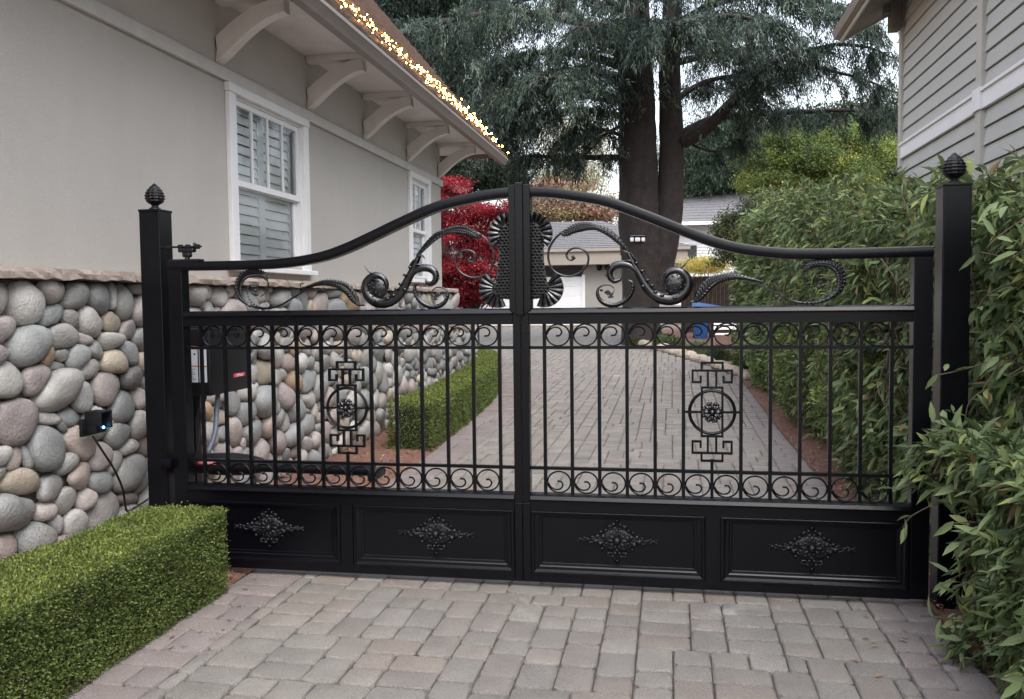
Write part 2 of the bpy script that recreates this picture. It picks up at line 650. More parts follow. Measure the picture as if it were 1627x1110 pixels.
N = 9000
yv = np.where(RG.random(N) < .6, RG.uniform(-3, 6, N), RG.uniform(6, 24, N))
left = RG.random(N) < .45
xv = np.where(left, RG.uniform(-2.6, -1.6, N), 0)
dr = np.array([drive_right(y) for y in yv]); dl = np.array([drive_left(y) for y in yv])
xv = np.where(left, dl - RG.random(N) * 1.0, dr + RG.random(N) ** 1.3 * np.where(yv > 12, 3.0, 1.2))
base = np.stack([xv, yv, np.array([gz(y) for y in yv]) + .008 + RG.random(N) * .014], 1)
V, T, C = small_leaves(base, rdir(N) * np.array([1, 1, .25]), rdir(N, (0, 0, 1), 2), RG.uniform(.02, .06, N), RG.uniform(.008, .022, N),
                       mixcols(N, [(.22, .10, .07), (.13, .06, .045), (.30, .18, .12), (.45, .36, .28), (.08, .05, .04)], [5, 4, 2, .6, 2]))
tag(tri_mesh('bark_mulch', V, T, C, M['chips']), 'loose red brown bark chips covering both planting beds', 'mulch', kind='stuff')

# ------------------------------------------------------------------ left house
HX = -2.75
house = empty('stucco_house', (-4.5, 2, 0), 'taupe stucco house with bracketed white eaves and cobble base on the left', 'house')


def wall_holes(b, x0, x1, y0, y1, z0, z1, holes):
    ysx = sorted({y0, y1, *[h[0] for h in holes], *[h[1] for h in holes]})
    for a, c in zip(ysx[:-1], ysx[1:]):
        hs_ = [h for h in holes if h[0] <= a and h[1] >= c]
        if hs_:
            h = hs_[0]
            b.box((x0, a, z0), (x1, c, h[2])); b.box((x0, a, h[3]), (x1, c, z1))
        else:
            b.box((x0, a, z0), (x1, c, z1))


WINS = [(2.13, 3.47, 1.90, 3.27), (7.08, 7.92, 1.90, 3.27)]
b = MB()
wall_holes(b, HX - .2, HX, -7, 8.72, 0, 3.36, WINS)
b.box((-9.5, 8.52, 0), (HX - .2, 8.72, 3.36))
b.build('wall', M['stucco'], house)
b = MB(); b.box((HX - .2, -7, 3.36), (HX - .004, 8.72, 3.99)); b.box((-9.5, 8.52, 3.36), (HX - .2, 8.72, 3.99))
b.build('frieze', M['frieze'], house)
b = MB(); b.bbox((HX, -7, 3.345), (HX + .035, 8.76, 3.445), .006); b.build('trim_band', M['trim'], house)
b = MB(); b.bbox((-4.4, -7, 3.985), (-2.0, 9.7, 4.02), .003); b.build('soffit', M['soffit'], house)
b = MB(); b.bbox((-2.03, -7, 3.83), (-1.995, 9.72, 4.0), .004)
b.bbox((-1.995, -7, 3.885), (-1.975, 9.72, 3.95), .003)
fa = b.build('fascia', M['gutter'], house)
# K-style gutter
prof = [(-1.974, 3.80), (-1.915, 3.80), (-1.90, 3.825), (-1.875, 3.86), (-1.862, 3.875), (-1.862, 3.905), (-1.876, 3.907), (-1.882, 3.88), (-1.974, 3.88)]
b = MB()
vs = [(x, y, z) for y in (-7, 9.74) for x, z in prof]; n = len(prof)
b.add(vs, [(i, (i + 1) % n, n + (i + 1) % n, n + i) for i in range(n)] + [tuple(range(n - 1, -1, -1)), tuple(range(n, 2 * n))])
b.build('gutter', M['gutter'], house)
# steep shingled roof: courses
b = MB()
sl_ = rad(50)
yend = 9.78
nc = 26
for k in range(nc):
    u0, u1 = k * .17, (k + 1) * .17 + .02
    lift0, lift1 = .028, .006
    x0, z0 = -1.90 - u0 * math.cos(sl_), 3.925 + u0 * math.sin(sl_)
    x1, z1 = -1.90 - u1 * math.cos(sl_), 3.925 + u1 * math.sin(sl_)
    nxv, nzv = math.sin(sl_), math.cos(sl_)
    y = -7.0
    while y < yend - .01:
        wdt = min(prng.uniform(.12, .3), yend - y)
        e = prng.uniform(0, .008)
        p = [(x0 + nxv * (lift0 + e), y, z0 + nzv * (lift0 + e)), (x0 + nxv * (lift0 + e), y + wdt - .006, z0 + nzv * (lift0 + e)),
             (x1 + nxv * lift1, y + wdt - .006, z1 + nzv * lift1), (x1 + nxv * lift1, y, z1 + nzv * lift1),
             (x0, y, z0), (x0, y + wdt - .006, z0)]
        b.add(p, [(0, 1, 2, 3), (4, 5, 1, 0)])
        y += wdt
xt, zt = -1.90 - nc * .17 * math.cos(sl_), 3.925 + nc * .17 * math.sin(sl_)
b.add([(-1.9, -7, 3.92), (-1.9, yend, 3.92), (xt, yend, zt), (xt, -7, zt), (xt - 3.1, yend, 3.92), (xt - 3.1, -7, 3.92)],
      [(0, 1, 2, 3), (3, 2, 4, 5), (1, 4, 2), (0, 3, 5)])
roof = b.build('roof', M['shingle_br'], house)

# knee brackets
b0 = None
for y in (-3.4, -1.65, .1, 1.94, 3.7, 5.3, 7.0, 8.62):
    hw = .055
    pth = [(HX + .002, 3.56), (HX + .10, 3.64), (HX + .24, 3.745), (HX + .38, 3.82), (HX + .50, 3.86), (HX + .585, 3.868)]
    C_ = catmull([(p[0], 0, p[1]) for p in pth], 5)
    vs = []
    for i, p in enumerate(C_):
        d = (C_[min(i + 1, len(C_) - 1)] - C_[max(i - 1, 0)]).normalized()
        nn = Vector((-d.z, 0, d.x)) * (.085 - .032 * i / len(C_))
        if i < 2: nn = Vector((0, 0, .10))
        for s_, yy_ in ((1, -hw), (1, hw), (-1, hw), (-1, -hw)):
            vs.append((max(p.x + nn.x * s_, HX + .002) if i else HX + .002, y + yy_, p.z + nn.z * s_))
    k = len(C_)
    fs = [(i * 4 + j, i * 4 + (j + 1) % 4, (i + 1) * 4 + (j + 1) % 4, (i + 1) * 4 + j) for i in range(k - 1) for j in range(4)]
    fs += [(3, 2, 1, 0), tuple((k - 1) * 4 + j for j in range(4))]
    b = MB(); b.add(vs, fs)
    b.bbox((HX + .002, y - .06, 3.925), (HX + .69, y + .06, 3.984), .004)
    b.bbox((HX + .655, y - .05, 3.895), (HX + .69, y + .05, 3.93), .004)
    b.build('eave_bracket', M['soffit'], house, bevel=.004)


def sash(b, y0, y1, z0, z1, x0, x1, st, muntins=0):
    b.box((x0, y0, z0), (x1, y0 + st, z1)); b.box((x0, y1 - st, z0), (x1, y1, z1))
    b.box((x0, y0 + st, z0), (x1, y1 - st, z0 + st * 1.15)); b.box((x0, y0 + st, z1 - st), (x1, y1 - st, z1))
    for k in range(muntins):
        yc = y0 + st + (y1 - y0 - 2 * st) * (k + 1) / (muntins + 1)
        b.box((x0 + .004, yc - .011, z0 + st * 1.15), (x1 - .002, yc + .011, z1 - st))


for (y0, y1, z0, z1) in WINS:
    b = MB()
    cw = .115 if y1 - y0 > 1 else .10
    b.bbox((HX, y0 - cw, z0 - .03), (HX + .04, y0, z1), .005); b.bbox((HX, y1, z0 - .03), (HX + .04, y1 + cw, z1), .005)
    b.bbox((HX, y0 - cw - .01, z1), (HX + .048, y1 + cw + .01, z1 + .073), .005)
    b.bbox((HX - .10, y0 - cw - .05, z0 - .075), (HX + .085, y1 + cw + .05, z0 - .03), .006)
    b.box((HX - .17, y0, z0 - .03), (HX + .004, y0 + .025, z1)); b.box((HX - .17, y1 - .025, z0 - .03), (HX + .004, y1, z1))
    b.box((HX - .17, y0 + .025, z1 - .025), (HX + .004, y1 - .025, z1))
    wf = b.build('window', M['white'], house)
    zm = (z0 + z1) / 2 - .03
    b = MB(); sash(b, y0 + .025, y1 - .025, zm - .02, z1 - .025, HX - .045, HX - .008, .045, 3 if y1 - y0 > 1 else 2)
    b.build('sash', M['white'], wf, bevel=.003)
    b = MB(); sash(b, y0 + .025, y1 - .025, z0 - .03, zm + .022, HX - .085, HX - .048, .05)
    b.build('sash', M['white'], wf, bevel=.003)
    b = MB(); b.add([(HX - .026, y0 + .06, zm + .02), (HX - .026, y1 - .06, zm + .02), (HX - .026, y1 - .06, z1 - .06), (HX - .026, y0 + .06, z1 - .06)], [(0, 1, 2, 3)]); b.build('pane', M['glass'], wf)
    b = MB(); b.add([(HX - .066, y0 + .06, z0), (HX - .066, y1 - .06, z0), (HX - .066, y1 - .06, zm), (HX - .066, y0 + .06, zm)], [(0, 1, 2, 3)]); b.build('pane', M['glass'], wf)
    b = MB()
    npn = 2 if y1 - y0 > 1 else 1
    wp = (y1 - y0 - .08) / npn
    for q in range(npn):
        a = y0 + .04 + q * wp
        b.box((HX - .115, a, z0 - .02), (HX - .087, a + .06, z1 - .03)); b.box((HX - .115, a + wp - .06, z0 - .02), (HX - .087, a + wp, z1 - .03))
        zz = z0
        R = Matrix.Rotation(rad(74), 3, 'Y')
        while zz < z1 - .08:
            b.bbox((HX - .142, a + .062, zz + .036), (HX - .058, a + wp - .062, zz + .046), .003, 1, R)
            zz += .085
    b.build('shutter', M['shutter'], wf)
    b = MB(); b.box((HX - .6, y0 - .1, z0 - .1), (HX - .58, y1 + .1, z1 + .05)); b.build('room_back', M['dark_room'], wf)


# cobble veneer: a packing of rounded river stones along the wall
def stone_pack(L, Hh, n, seed, relax=4):
    r = np.random.default_rng(seed)
    P = np.stack([r.uniform(0, L, n), r.uniform(0, Hh, n)], 1)
    W = r.choice([.0, .0035, .008, .015, .024], n, p=[.30, .30, .25, .135, .015])
    ang = 0
    cells = None
    for it in range(relax):
        cells = []
        for i in range(n):
            d2 = ((P - P[i]) ** 2).sum(1)
            idx = np.argsort(d2)[1:22]
            poly = [(-.0, -.0), (L, 0), (L, Hh), (0, Hh)]
            poly = [(P[i, 0] + sx * .45, P[i, 1] + sy * .45) for sx, sy in ((-1, -1), (1, -1), (1, 1), (-1, 1))]
            poly = [(min(max(x, 0), L), min(max(y, 0), Hh)) for x, y in poly]
            for j in idx:
                nx_, ny_ = P[j] - P[i]
                dd = nx_ * nx_ + ny_ * ny_
                if dd < 1e-9: continue
                k = (dd + W[i] - W[j]) / 2
                out = []
                m_ = len(poly)
                for q in range(m_):
                    a, c = poly[q], poly[(q + 1) % m_]
                    sa = (a[0] - P[i, 0]) * nx_ + (a[1] - P[i, 1]) * ny_ - k
                    sc = (c[0] - P[i, 0]) * nx_ + (c[1] - P[i, 1]) * ny_ - k
                    if sa <= 0: out.append(a)
                    if sa * sc < 0:
                        t = sa / (sa - sc)
                        out.append((a[0] + (c[0] - a[0]) * t, a[1] + (c[1] - a[1]) * t))
                poly = out
                if len(poly) < 3: break
            cells.append(poly)
        if it < relax - 1:
            for i, poly in enumerate(cells):
                if len(poly) >= 3:
                    c = np.mean(poly, 0)
                    P[i] = P[i] * .45 + c * .55
    return P, cells


STONE_TONES = [((.25, .245, .235), 5), ((.31, .295, .275), 5), ((.21, .215, .21), 4.5), ((.33, .29, .27), 3), ((.34, .245, .16), .7), ((.33, .28, .22), 2.2),
               ((.38, .365, .345), 2), ((.27, .225, .20), 2), ((.175, .16, .155), 1.2), ((.30, .258, .248), 1.5)]


def stones_mesh(L, Hh, n, seed, to_world, depth=.72):
    P, cells = stone_pack(L / 1.28, Hh, n, seed)
    cells = [[(q[0] * 1.28, q[1]) for q in c_] for c_ in cells]
    b = MB()
    r = random.Random(seed)
    K = 20
    for i, poly in enumerate(cells):
        if len(poly) < 3: continue
        pts = [Vector((p[0], p[1])) for p in poly]
        area = abs(sum(pts[k].x * pts[(k + 1) % len(pts)].y - pts[(k + 1) % len(pts)].x * pts[k].y for k in range(len(pts)))) / 2
        if area < .0012: continue
        c = sum(pts, Vector((0, 0))) / len(pts)
        for _ in range(2):     # corner cutting
            q = []
            for k in range(len(pts)):
                a, d = pts[k], pts[(k + 1) % len(pts)]
                q += [a.lerp(d, .28), a.lerp(d, .72)]
            pts = q
        # radial outline, blended with its best-fit ellipse
        A = np.array([[p.x - c.x, p.y - c.y] for p in pts])
        cov = np.cov(A.T); ev, evec = np.linalg.eigh(cov)
        ax = np.sqrt(np.maximum(ev, 1e-6)) * 1.42
        ringp = []
        for k in range(K):
            t = 2 * math.pi * k / K
            d = np.array([math.cos(t), math.sin(t)])
            best = 9
            for m_ in range(len(A)):
                p1, p2 = A[m_], A[(m_ + 1) % len(A)]
                e = p2 - p1
                den = d[0] * e[1] - d[1] * e[0]
                if abs(den) < 1e-9: continue
                tt = (p1[0] * e[1] - p1[1] * e[0]) / den
                ss = (p1[0] * d[1] - p1[1] * d[0]) / den
                if tt > 0 and -1e-6 <= ss <= 1 + 1e-6: best = min(best, tt)
            if best > 1: best = math.sqrt(area / math.pi)
            l = evec.T @ d
            er = 1 / math.sqrt((l[0] / ax[0]) ** 2 + (l[1] / ax[1]) ** 2)
            ringp.append(d * (min(best, er * 1.18) * .72 + er * .28) * 1.0)
        size = math.sqrt(area / math.pi)
        h = size * r.uniform(.62, .95) * depth
        push = r.uniform(-.015, .02)
        tilt = (r.uniform(-.22, .22), r.uniform(-.22, .22))
        off = (r.uniform(-.15, .15) * size, r.uniform(-.15, .15) * size)
        tones_, wts = zip(*STONE_TONES)
        tone = r.choices(tones_, wts)[0]
        k_ = r.uniform(.72, 1.15)
        tone = tuple(x * k_ * 1.2 for x in tone)
        vs = []
        f1, f2, f3, flat_ = r.uniform(0, 6.28), r.uniform(0, 6.28), r.uniform(0, 6.28), r.uniform(.70, 1.0)
        ringp = [p * (1 + .035 * math.sin(2 * k2 * 2 * math.pi / K + f1) + .04 * math.sin(3 * k2 * 2 * math.pi / K + f2) + .02 * math.sin(5 * k2 * 2 * math.pi / K + f3)) for k2, p in enumerate(ringp)]
        levels = [(1.0, -.55), (1.02, -.2), (.985, .12), (.90, .42), (.75, .68), (.55, .87), (.30, .97)]
        for s, hh in levels:
            if hh > .4: hh = .4 + (hh - .4) * (flat_ - .4) / .6
            for p in ringp:
                u, v = p[0] * s + off[0] * max(hh, 0), p[1] * s + off[1] * max(hh, 0)
                vs.append(to_world(c.x + u, c.y + v, h * hh + push + (u * tilt[0] + v * tilt[1])))
        vs.append(to_world(c.x + off[0], c.y + off[1], h * (flat_ + .01) + push))
        fs = []
        nl = len(levels)
        for a in range(nl - 1):
            for k in range(K):
                fs.append((a * K + k, a * K + (k + 1) % K, (a + 1) * K + (k + 1) % K, (a + 1) * K + k))
        fs += [((nl - 1) * K + k, (nl - 1) * K + (k + 1) % K, nl * K) for k in range(K)]
        b.add(vs, fs, tone)
    return b


SX = -2.63
b = MB(); b.box((HX + .002, -5, -.05), (SX - .03, 8.9, 1.69)); b.box((HX + .002, 8.9, -.05), (SX - .03, 10.4, 1.2))
b.box((-3.6, 8.725, -.05), (HX + .002, 10.4, 1.2))
plinth = b.build('stone_base', M['mortar'], house)
b = stones_mesh(7.8, 1.72, 560, 3, lambda u, v, w_: (SX + w_, -2.3 + u, v - .02))
b.build('cobbles', M['stone'], plinth, smooth='all')
b = stones_mesh(3.5, 1.72, 240, 21, lambda u, v, w_: (SX + w_, 5.5 + u, v - .02))
b.build('cobbles', M['stone'], plinth, smooth='all')
b = stones_mesh(1.5, 1.22, 60, 5, lambda u, v, w_: (SX + w_, 9.0 + u, v - .02))
b.build('cobbles', M['stone'], plinth, smooth='all')
b = MB()
y = -5.0
while y < 8.9:
    L = min(prng.uniform(.55, 1.0), 8.95 - y)
    n = max(2, int(L / .06))
    # rough chiselled front edge
    vs = []
    for i in range(n + 1):
        yy_ = y + .004 + (L - .008) * i / n
        j1, j2, j3 = prng.uniform(-.008, .008), prng.uniform(-.012, .008), prng.uniform(-.008, .008)
        vs += [(HX + .001, yy_, 1.765), (SX + .085 + j1, yy_, 1.757 + j3 * .5), (SX + .10 + j2, yy_, 1.733), (SX + .095 + j1, yy_, 1.70 + j3), (HX + .001, yy_, 1.695)]
    fs = [(i * 5 + k, i * 5 + (k + 1) % 5, (i + 1) * 5 + (k + 1) % 5, (i + 1) * 5 + k) for i in range(n) for k in range(5)]
    fs += [(4, 3, 2, 1, 0), tuple(n * 5 + k for k in range(5))]
    b.add(vs, fs)
    y += L
b.build('stone_cap', M['cap'], plinth)

# string lights heaped along the roof edge
sl_root = empty('string_lights', (-1.95, 5, 4.0), 'warm white string lights lying along the roof edge above the gutter', 'string lights')
lr = random.Random(3)
pts = []
y = 0.5
path = []
while y < 9.76:
    u = .04 + .62 * abs(math.sin(y * 5.3)) + lr.uniform(-.03, .08)
    x = -1.90 - u * math.cos(sl_) + .045 * math.sin(sl_)
    z = 3.925 + u * math.sin(sl_) + .045 * math.cos(sl_)
    path.append((x, y, z)); y += .075
b = MB(); b.tube(path, .003, 4); b.build('cable', M['black_plastic'], sl_root)
nb = 0
extra = MB()
for i, p in enumerate(path):
    for q in range(3 if p[1] > 5 else 2):
        uu = lr.uniform(-.04, .25) * min(q, 1); c = Vector(p) + Vector((lr.uniform(-.02, .02) - uu * math.cos(sl_), lr.uniform(-.05, .05), lr.uniform(-.01, .015) + uu * math.sin(sl_)))
        if nb < 100 and i % 2 == 0 and q == 0 or (nb < 100 and p[1] > 7 and q == 0):
            bb = MB(); bb.ball(c, .0068, 7, 5, (1, 1, 1.35)); bb.build('bulb', M['bulb'], sl_root, smooth='all'); nb += 1
        else:
            extra.ball(c, .0055, 5, 4, (1, 1, 1.3))
for k in range(9):   # run along the rake end
    u = k * .15 + lr.uniform(-.04, .04)
    extra.ball((-1.90 - u * math.cos(sl_) + .03, 9.79, 3.97 + u * math.sin(sl_) + .03), .013, 6, 4)
eo = extra.build('bulbs', M['bulb'], sl_root, smooth='all'); eo['kind'] = 'stuff'

# ------------------------------------------------------------------ right house
rh = empty('sided_house', (6, 1, 0), 'grey green clapboard house with white belly band on the right', 'house')
RX, RY = 4.0, 8.79
b = MB(); b.box((RX + .03, -6, -.05), (12, RY, 3.5)); b.box((RX + .032, -6, 3.5), (12, RY - .002, 5.9)); b.build('wall', M['mortar'], rh)
b = MB()
z = .0
ex = .189
zb0, zb1 = 3.50, 3.705
zlist = [zb0 - ex * k for k in range(19)] + [zb1 + ex * k for k in range(13)]
for z in zlist:
    up_ = z >= zb1 - 1e-6
    z0 = z if up_ else z - ex
    vs = []
    for yy_ in (-6.0, RY - .10):
        vs += [(RX + .003, yy_, z0), (RX + .003 + .026, yy_, z0 + ex - .0), (RX + .032, yy_, z0 + ex), (RX + .032, yy_, z0 + .002), (RX + .024, yy_, z0 - .002)]
    vs = []
    for yy_ in (-6.0, RY - .10):
        vs += [(RX - .002, yy_, z0), (RX + .022, yy_, z0 + ex - .012), (RX + .031, yy_, z0 + ex - .012), (RX + .031, yy_, z0)]
    b.add(vs, [(0, 1, 5, 4), (1, 2, 6, 5), (3, 0, 4, 7), (0, 3, 2, 1), (4, 5, 6, 7)])
b.build('siding', M['siding'], rh)
b = MB()
b.bbox((RX - .025, -6, zb0), (RX + .03, RY - .1, zb1 - .012), .005); b.bbox((RX - .05, -6, zb1 - .03), (RX + .03, RY - .1, zb1 + .006), .004)
b.build('belly_band', M['band'], rh)
b = MB(); b.bbox((RX - .03, RY - .11, -.05), (RX + .06, RY + .02, 5.85), .005)
b.build('corner_board', M['siding_trim'], rh)
b = MB(); b.bbox((RX - .035, 5.37, -.05), (RX + .03, 5.54, zb0 - .003), .005); b.bbox((RX - .035, 5.37, zb1 + .01), (RX + .03, 5.54, 6.2), .005)
b.build('batten', M['siding_trim'], rh)
b = MB(); b.bbox((RX - .06, 5.34, zb0 - .006), (RX - .024, 5.57, zb1 + .02), .005)
b.build('batten_block', M['band'], rh)
# roof with sloped soffit, gable facing down the drive
pt = .52
ex_, ez = 3.33, 5.42
ridge_x = 9.0
zr = ez + (ridge_x - ex_) * pt
for nm, m_, o0, o1, yy0, yy1 in (('soffit', M['eave_dark'], 0, .03, -6, 9.5), ('roof', M['shingle'], .12, .17, -6, 9.56)):
    b = MB()
    vs = []
    for yy_ in (yy0, yy1):
        vs += [(ex_, yy_, ez + o0), (ridge_x, yy_, zr + o0), (2 * ridge_x - ex_, yy_, ez + o0), (2 * ridge_x - ex_, yy_, ez + o1), (ridge_x, yy_, zr + o1), (ex_, yy_, ez + o1)]
    b.add(vs, [(0, 1, 7, 6), (1, 2, 8, 7), (2, 3, 9, 8), (3, 4, 10, 9), (4, 5, 11, 10), (5, 0, 6, 11), (0, 5, 4, 3, 2, 1), (6, 7, 8, 9, 10, 11)])
    b.build(nm, m_, rh)
b = MB(); b.bbox((ex_ - .03, -6, ez - .03), (ex_ + .0, 9.55, ez + .15), .004)
b.build('fascia', M['siding_trim'], rh)
b = MB()
vs = [(ex_, 9.5, ez - .02), (ridge_x, 9.5, zr - .02), (ridge_x, 9.5, zr + .15), (ex_, 9.5, ez + .15), (ex_, 9.54, ez - .02), (ridge_x, 9.54, zr - .02), (ridge_x, 9.54, zr + .15), (ex_, 9.54, ez + .15)]
b.add(vs, [(0, 1, 2, 3), (7, 6, 5, 4), (0, 4, 5, 1), (3, 2, 6, 7), (0, 3, 7, 4)])
b.build('rake_board', M['siding_trim'], rh)
b = MB(); prof = [(ex_ - .033, ez + .02), (ex_ - .11, ez + .03), (ex_ - .14, ez + .14), (ex_ - .033, ez + .14)]
vs = [(x, yy_, z) for yy_ in (-6, 9.55) for x, z in prof]
b.add(vs, [(i, (i + 1) % 4, 4 + (i + 1) % 4, 4 + i) for i in range(4)] + [(3, 2, 1, 0), (4, 5, 6, 7)]); b.build('gutter', M['gutter'], rh)
b = MB(); b.bbox((RX - .18, 8.60, 5.30), (RX - .03, 8.85, 5.78), .02); b.bbox((RX - .26, 8.66, 5.52), (RX - .17, 8.80, 5.72), .02)
b.build('corbel', M['eave_dark'], rh)

# ------------------------------------------------------------------ gate posts
def pinecone(b, cx, cy, z0, h=.155):
    # base collar + neck + scaled egg
    prof = [(.030, 0), (.034, .006), (.030, .012), (.020, .018), (.018, .026), (.026, .032), (.030, .036)]
    n = 42
    vs = []
    rows = []
    for r, z in prof: rows.append((r, z, 0))
    for k in range(34):
        t = k / 33
        r = .053 * math.sin(math.pi * min(1, .16 + .84 * t) ** .82) ** .8 if t < 1 else .002
        rows.append((max(r, .003), .038 + t * (h - .038), 1))
    for i, (r, z, sc_) in enumerate(rows):
        for j in range(n):
            th = 2 * math.pi * j / n
            rr = r
            if sc_:
                q1 = math.sin(th * 7 + z * 190); q2 = math.sin(th * 7 - z * 190)
                rr *= 1 + .13 * (q1 * q2)
            vs.append((cx + rr * math.cos(th), cy + rr * math.sin(th), z0 + z))
    m_ = len(rows)
    fs = [(i * n + j, i * n + (j + 1) % n, (i + 1) * n + (j + 1) % n, (i + 1) * n + j) for i in range(m_ - 1) for j in range(n)]
    fs += [tuple(range(n - 1, -1, -1)), tuple((m_ - 1) * n + j for j in range(n))]
    b.add(vs, fs)


for cx, lab in ((-2.165, 'square black steel gate post with pinecone finial beside the cobble wall'),
                (2.165, 'square black steel gate post with pinecone finial among the vine leaves')):
    p = empty('gate_post', (cx, .065, 0), lab, 'gate post', 'black posts either side of the gate')
    b = MB(); b.bbox((cx - .065, 0, -.15), (cx + .065, .13, 2.09), .005)
    b.build('shaft', M['black'], p)
    b = MB(); b.bbox((cx - .068, -.003, 2.088), (cx + .068, .133, 2.102), .003); b.build('cap', M['black'], p)
    b = MB(); pinecone(b, cx, .065, 2.102); b.build('finial', M['cast_dull'], p, smooth='all')

# ------------------------------------------------------------------ the gate
gate = empty('driveway_gate', (0, .03, 0), 'ornate black steel driveway gate with arched top and scrollwork closed across the drive', 'gate')
GY0, GY1 = 0.0, .06


def gbuild(b, name, m='black', parent=None, **k):
    return b.build(name, M[m], parent or gate, **k)


# stiles
for s in (-1, 1):
    b = MB(); b.bbox((s * 1.972, GY0, .03), (s * 2.06, GY1 + .02, 1.80), .004); gbuild(b, 'stile')
    b = MB()
    b.bbox((s * .002, GY0 - .004, .46), (s * .043, GY1, 1.53), .003)
    b.bbox((s * .002, GY0 - .004, .03), (s * .043, GY1, .46), .003)
    gbuild(b, 'centre_stile')
b = MB()
# centre cover strip in the upper bay with a pointed foot, and the one below
for (z0, z1, hw, tip) in ((1.505, 2.165, .058, .045),):
    vs = [(-hw, -.018, z1), (hw, -.018, z1), (hw, -.018, z0), (.0, -.018, z0 - tip), (-hw, -.018, z0)]
    vs += [(x, .07, z) for x, _, z in vs]
    n = 5
    b.add(vs, [(4, 3, 2, 1, 0), (5, 6, 7, 8, 9)] + [(i, (i + 1) % 5, 5 + (i + 1) % 5, 5 + i) for i in range(5)])
b.bbox((-.022, -.032, 1.475), (.022, -.017, 2.175), .004)
gbuild(b, 'centre_cover', bevel=.002)

# rails with stepped mouldings that catch the light
def rail(zt, zb, name):
    b = MB()
    for s in (-1, 1):
        x0, x1 = s * .045, s * 1.971
        prof = [(.06, zb), (.0, zb), (.0, zt - .034), (-.014, zt - .033), (-.018, zt - .029), (-.018, zt - .025), (-.008, zt - .008), (.006, zt), (.06, zt)]
        vs = [(x, y, z) for x in (x0, x1) for y, z in prof]
        n = len(prof)
        b.add(vs, [(i, (i + 1) % n, n + (i + 1) % n, n + i) for i in range(n)] + [tuple(range(n - 1, -1, -1)), tuple(range(n, 2 * n))])
    return gbuild(b, name)


rail(1.512, 1.426, 'upper_rail')
rail(.509, .418, 'lower_rail')
b = MB()
for z in (1.3, .648):
    for s in (-1, 1):
        b.box((s * .044, .018, z - .008), (s * 1.971, .042, z + .008))
gbuild(b, 'cross_bar')

# arched top rail
top = [(.0, 2.158), (.13, 2.152), (.251, 2.136), (.449, 2.096), (.644, 2.022), (.836, 1.940), (.994, 1.876), (1.151, 1.832), (1.366, 1.805), (1.578, 1.799), (1.816, 1.799), (2.06, 1.801)]
for s in (-1, 1):
    C_ = catmull([(s * x, 0, z - .028) for x, z in top], 8)
    vs = []
    for i, p in enumerate(C_):
        d = (C_[min(i + 1, len(C_) - 1)] - C_[max(i - 1, 0)]).normalized()
        nn = Vector((-d.z * s, 0, d.x * s)) * .026
        if i == 0: nn = Vector((0, 0, .028))
        sh = .004
        for dy, k in ((-.004 + sh, 1), (-.004, .8), (-.004, -.8), (-.004 + sh, -1), (.062, -1), (.062, 1)):
            vs.append((p.x + nn.x * k, dy, p.z + nn.z * k))
    k = len(C_)
    n = 6
    fs = [(i * n + j, i * n + (j + 1) % n, (i + 1) * n + (j + 1) % n, (i + 1) * n + j) for i in range(k - 1) for j in range(n)]
    fs += [tuple(range(n)), tuple((k - 1) * n + j for j in range(n - 1, -1, -1))]
    b = MB(); b.add(vs, fs); gbuild(b, 'arched_rail', smooth=True)

# pickets
PX = [.123 + .1463 * i for i in range(13)]
for s in (-1, 1):
    for i, x in enumerate(PX):
        b = MB()
        if i == 6:
            b.box((s * x - .008, .022, 1.225), (s * x + .008, .038, 1.427))
            gbuild(b, 'picket_stub'); b = MB()
            b.box((s * x - .008, .022, .508), (s * x + .008, .038, .715))
            gbuild(b, 'picket_stub'); continue
        else:
            b.box((s * x - .009, .021, .508), (s * x + .009, .039, 1.427))
        gbuild(b, 'picket')

# ring scrolls between the pickets, top and bottom rows
proto = {}
for flip in (1, -1):
    b = MB()
    ring_ = [(.0625 * math.cos(t), 0, .0575 * math.sin(t)) for t in np.linspace(math.pi, math.pi * 3, 29)]
    b.tube(ring_, .0048, 6, up=(0, 1, 0))
    hook = catmull([(-.060, 0, .004), (-.045, 0, .028), (-.020, 0, .041), (.008, 0, .036), (.020, 0, .016), (.010, 0, -.002), (-.010, 0, -.004)], 5)
    b.tube([(p.x, 0, p.z * flip) for p in hook], [.0048] * (len(hook) - 6) + [.0055] * 6, 6, up=(0, 1, 0))
    o = b.build('ring_scroll', M['black'], gate, smooth='all')
    proto[flip] = o
GLOC = Vector(gate.location)
for flip, zc in ((1, 1.3670), (-1, .5730)):
    first = True
    for s in (-1, 1):
        for i in range(12):
            xc = s * (PX[i] + PX[i + 1]) / 2
            if first:
                o = proto[flip]; first = False
            else:
                o = proto[flip].copy(); COL.objects.link(o); o.parent = gate
            o.location = Vector((xc, .03, zc)) - GLOC

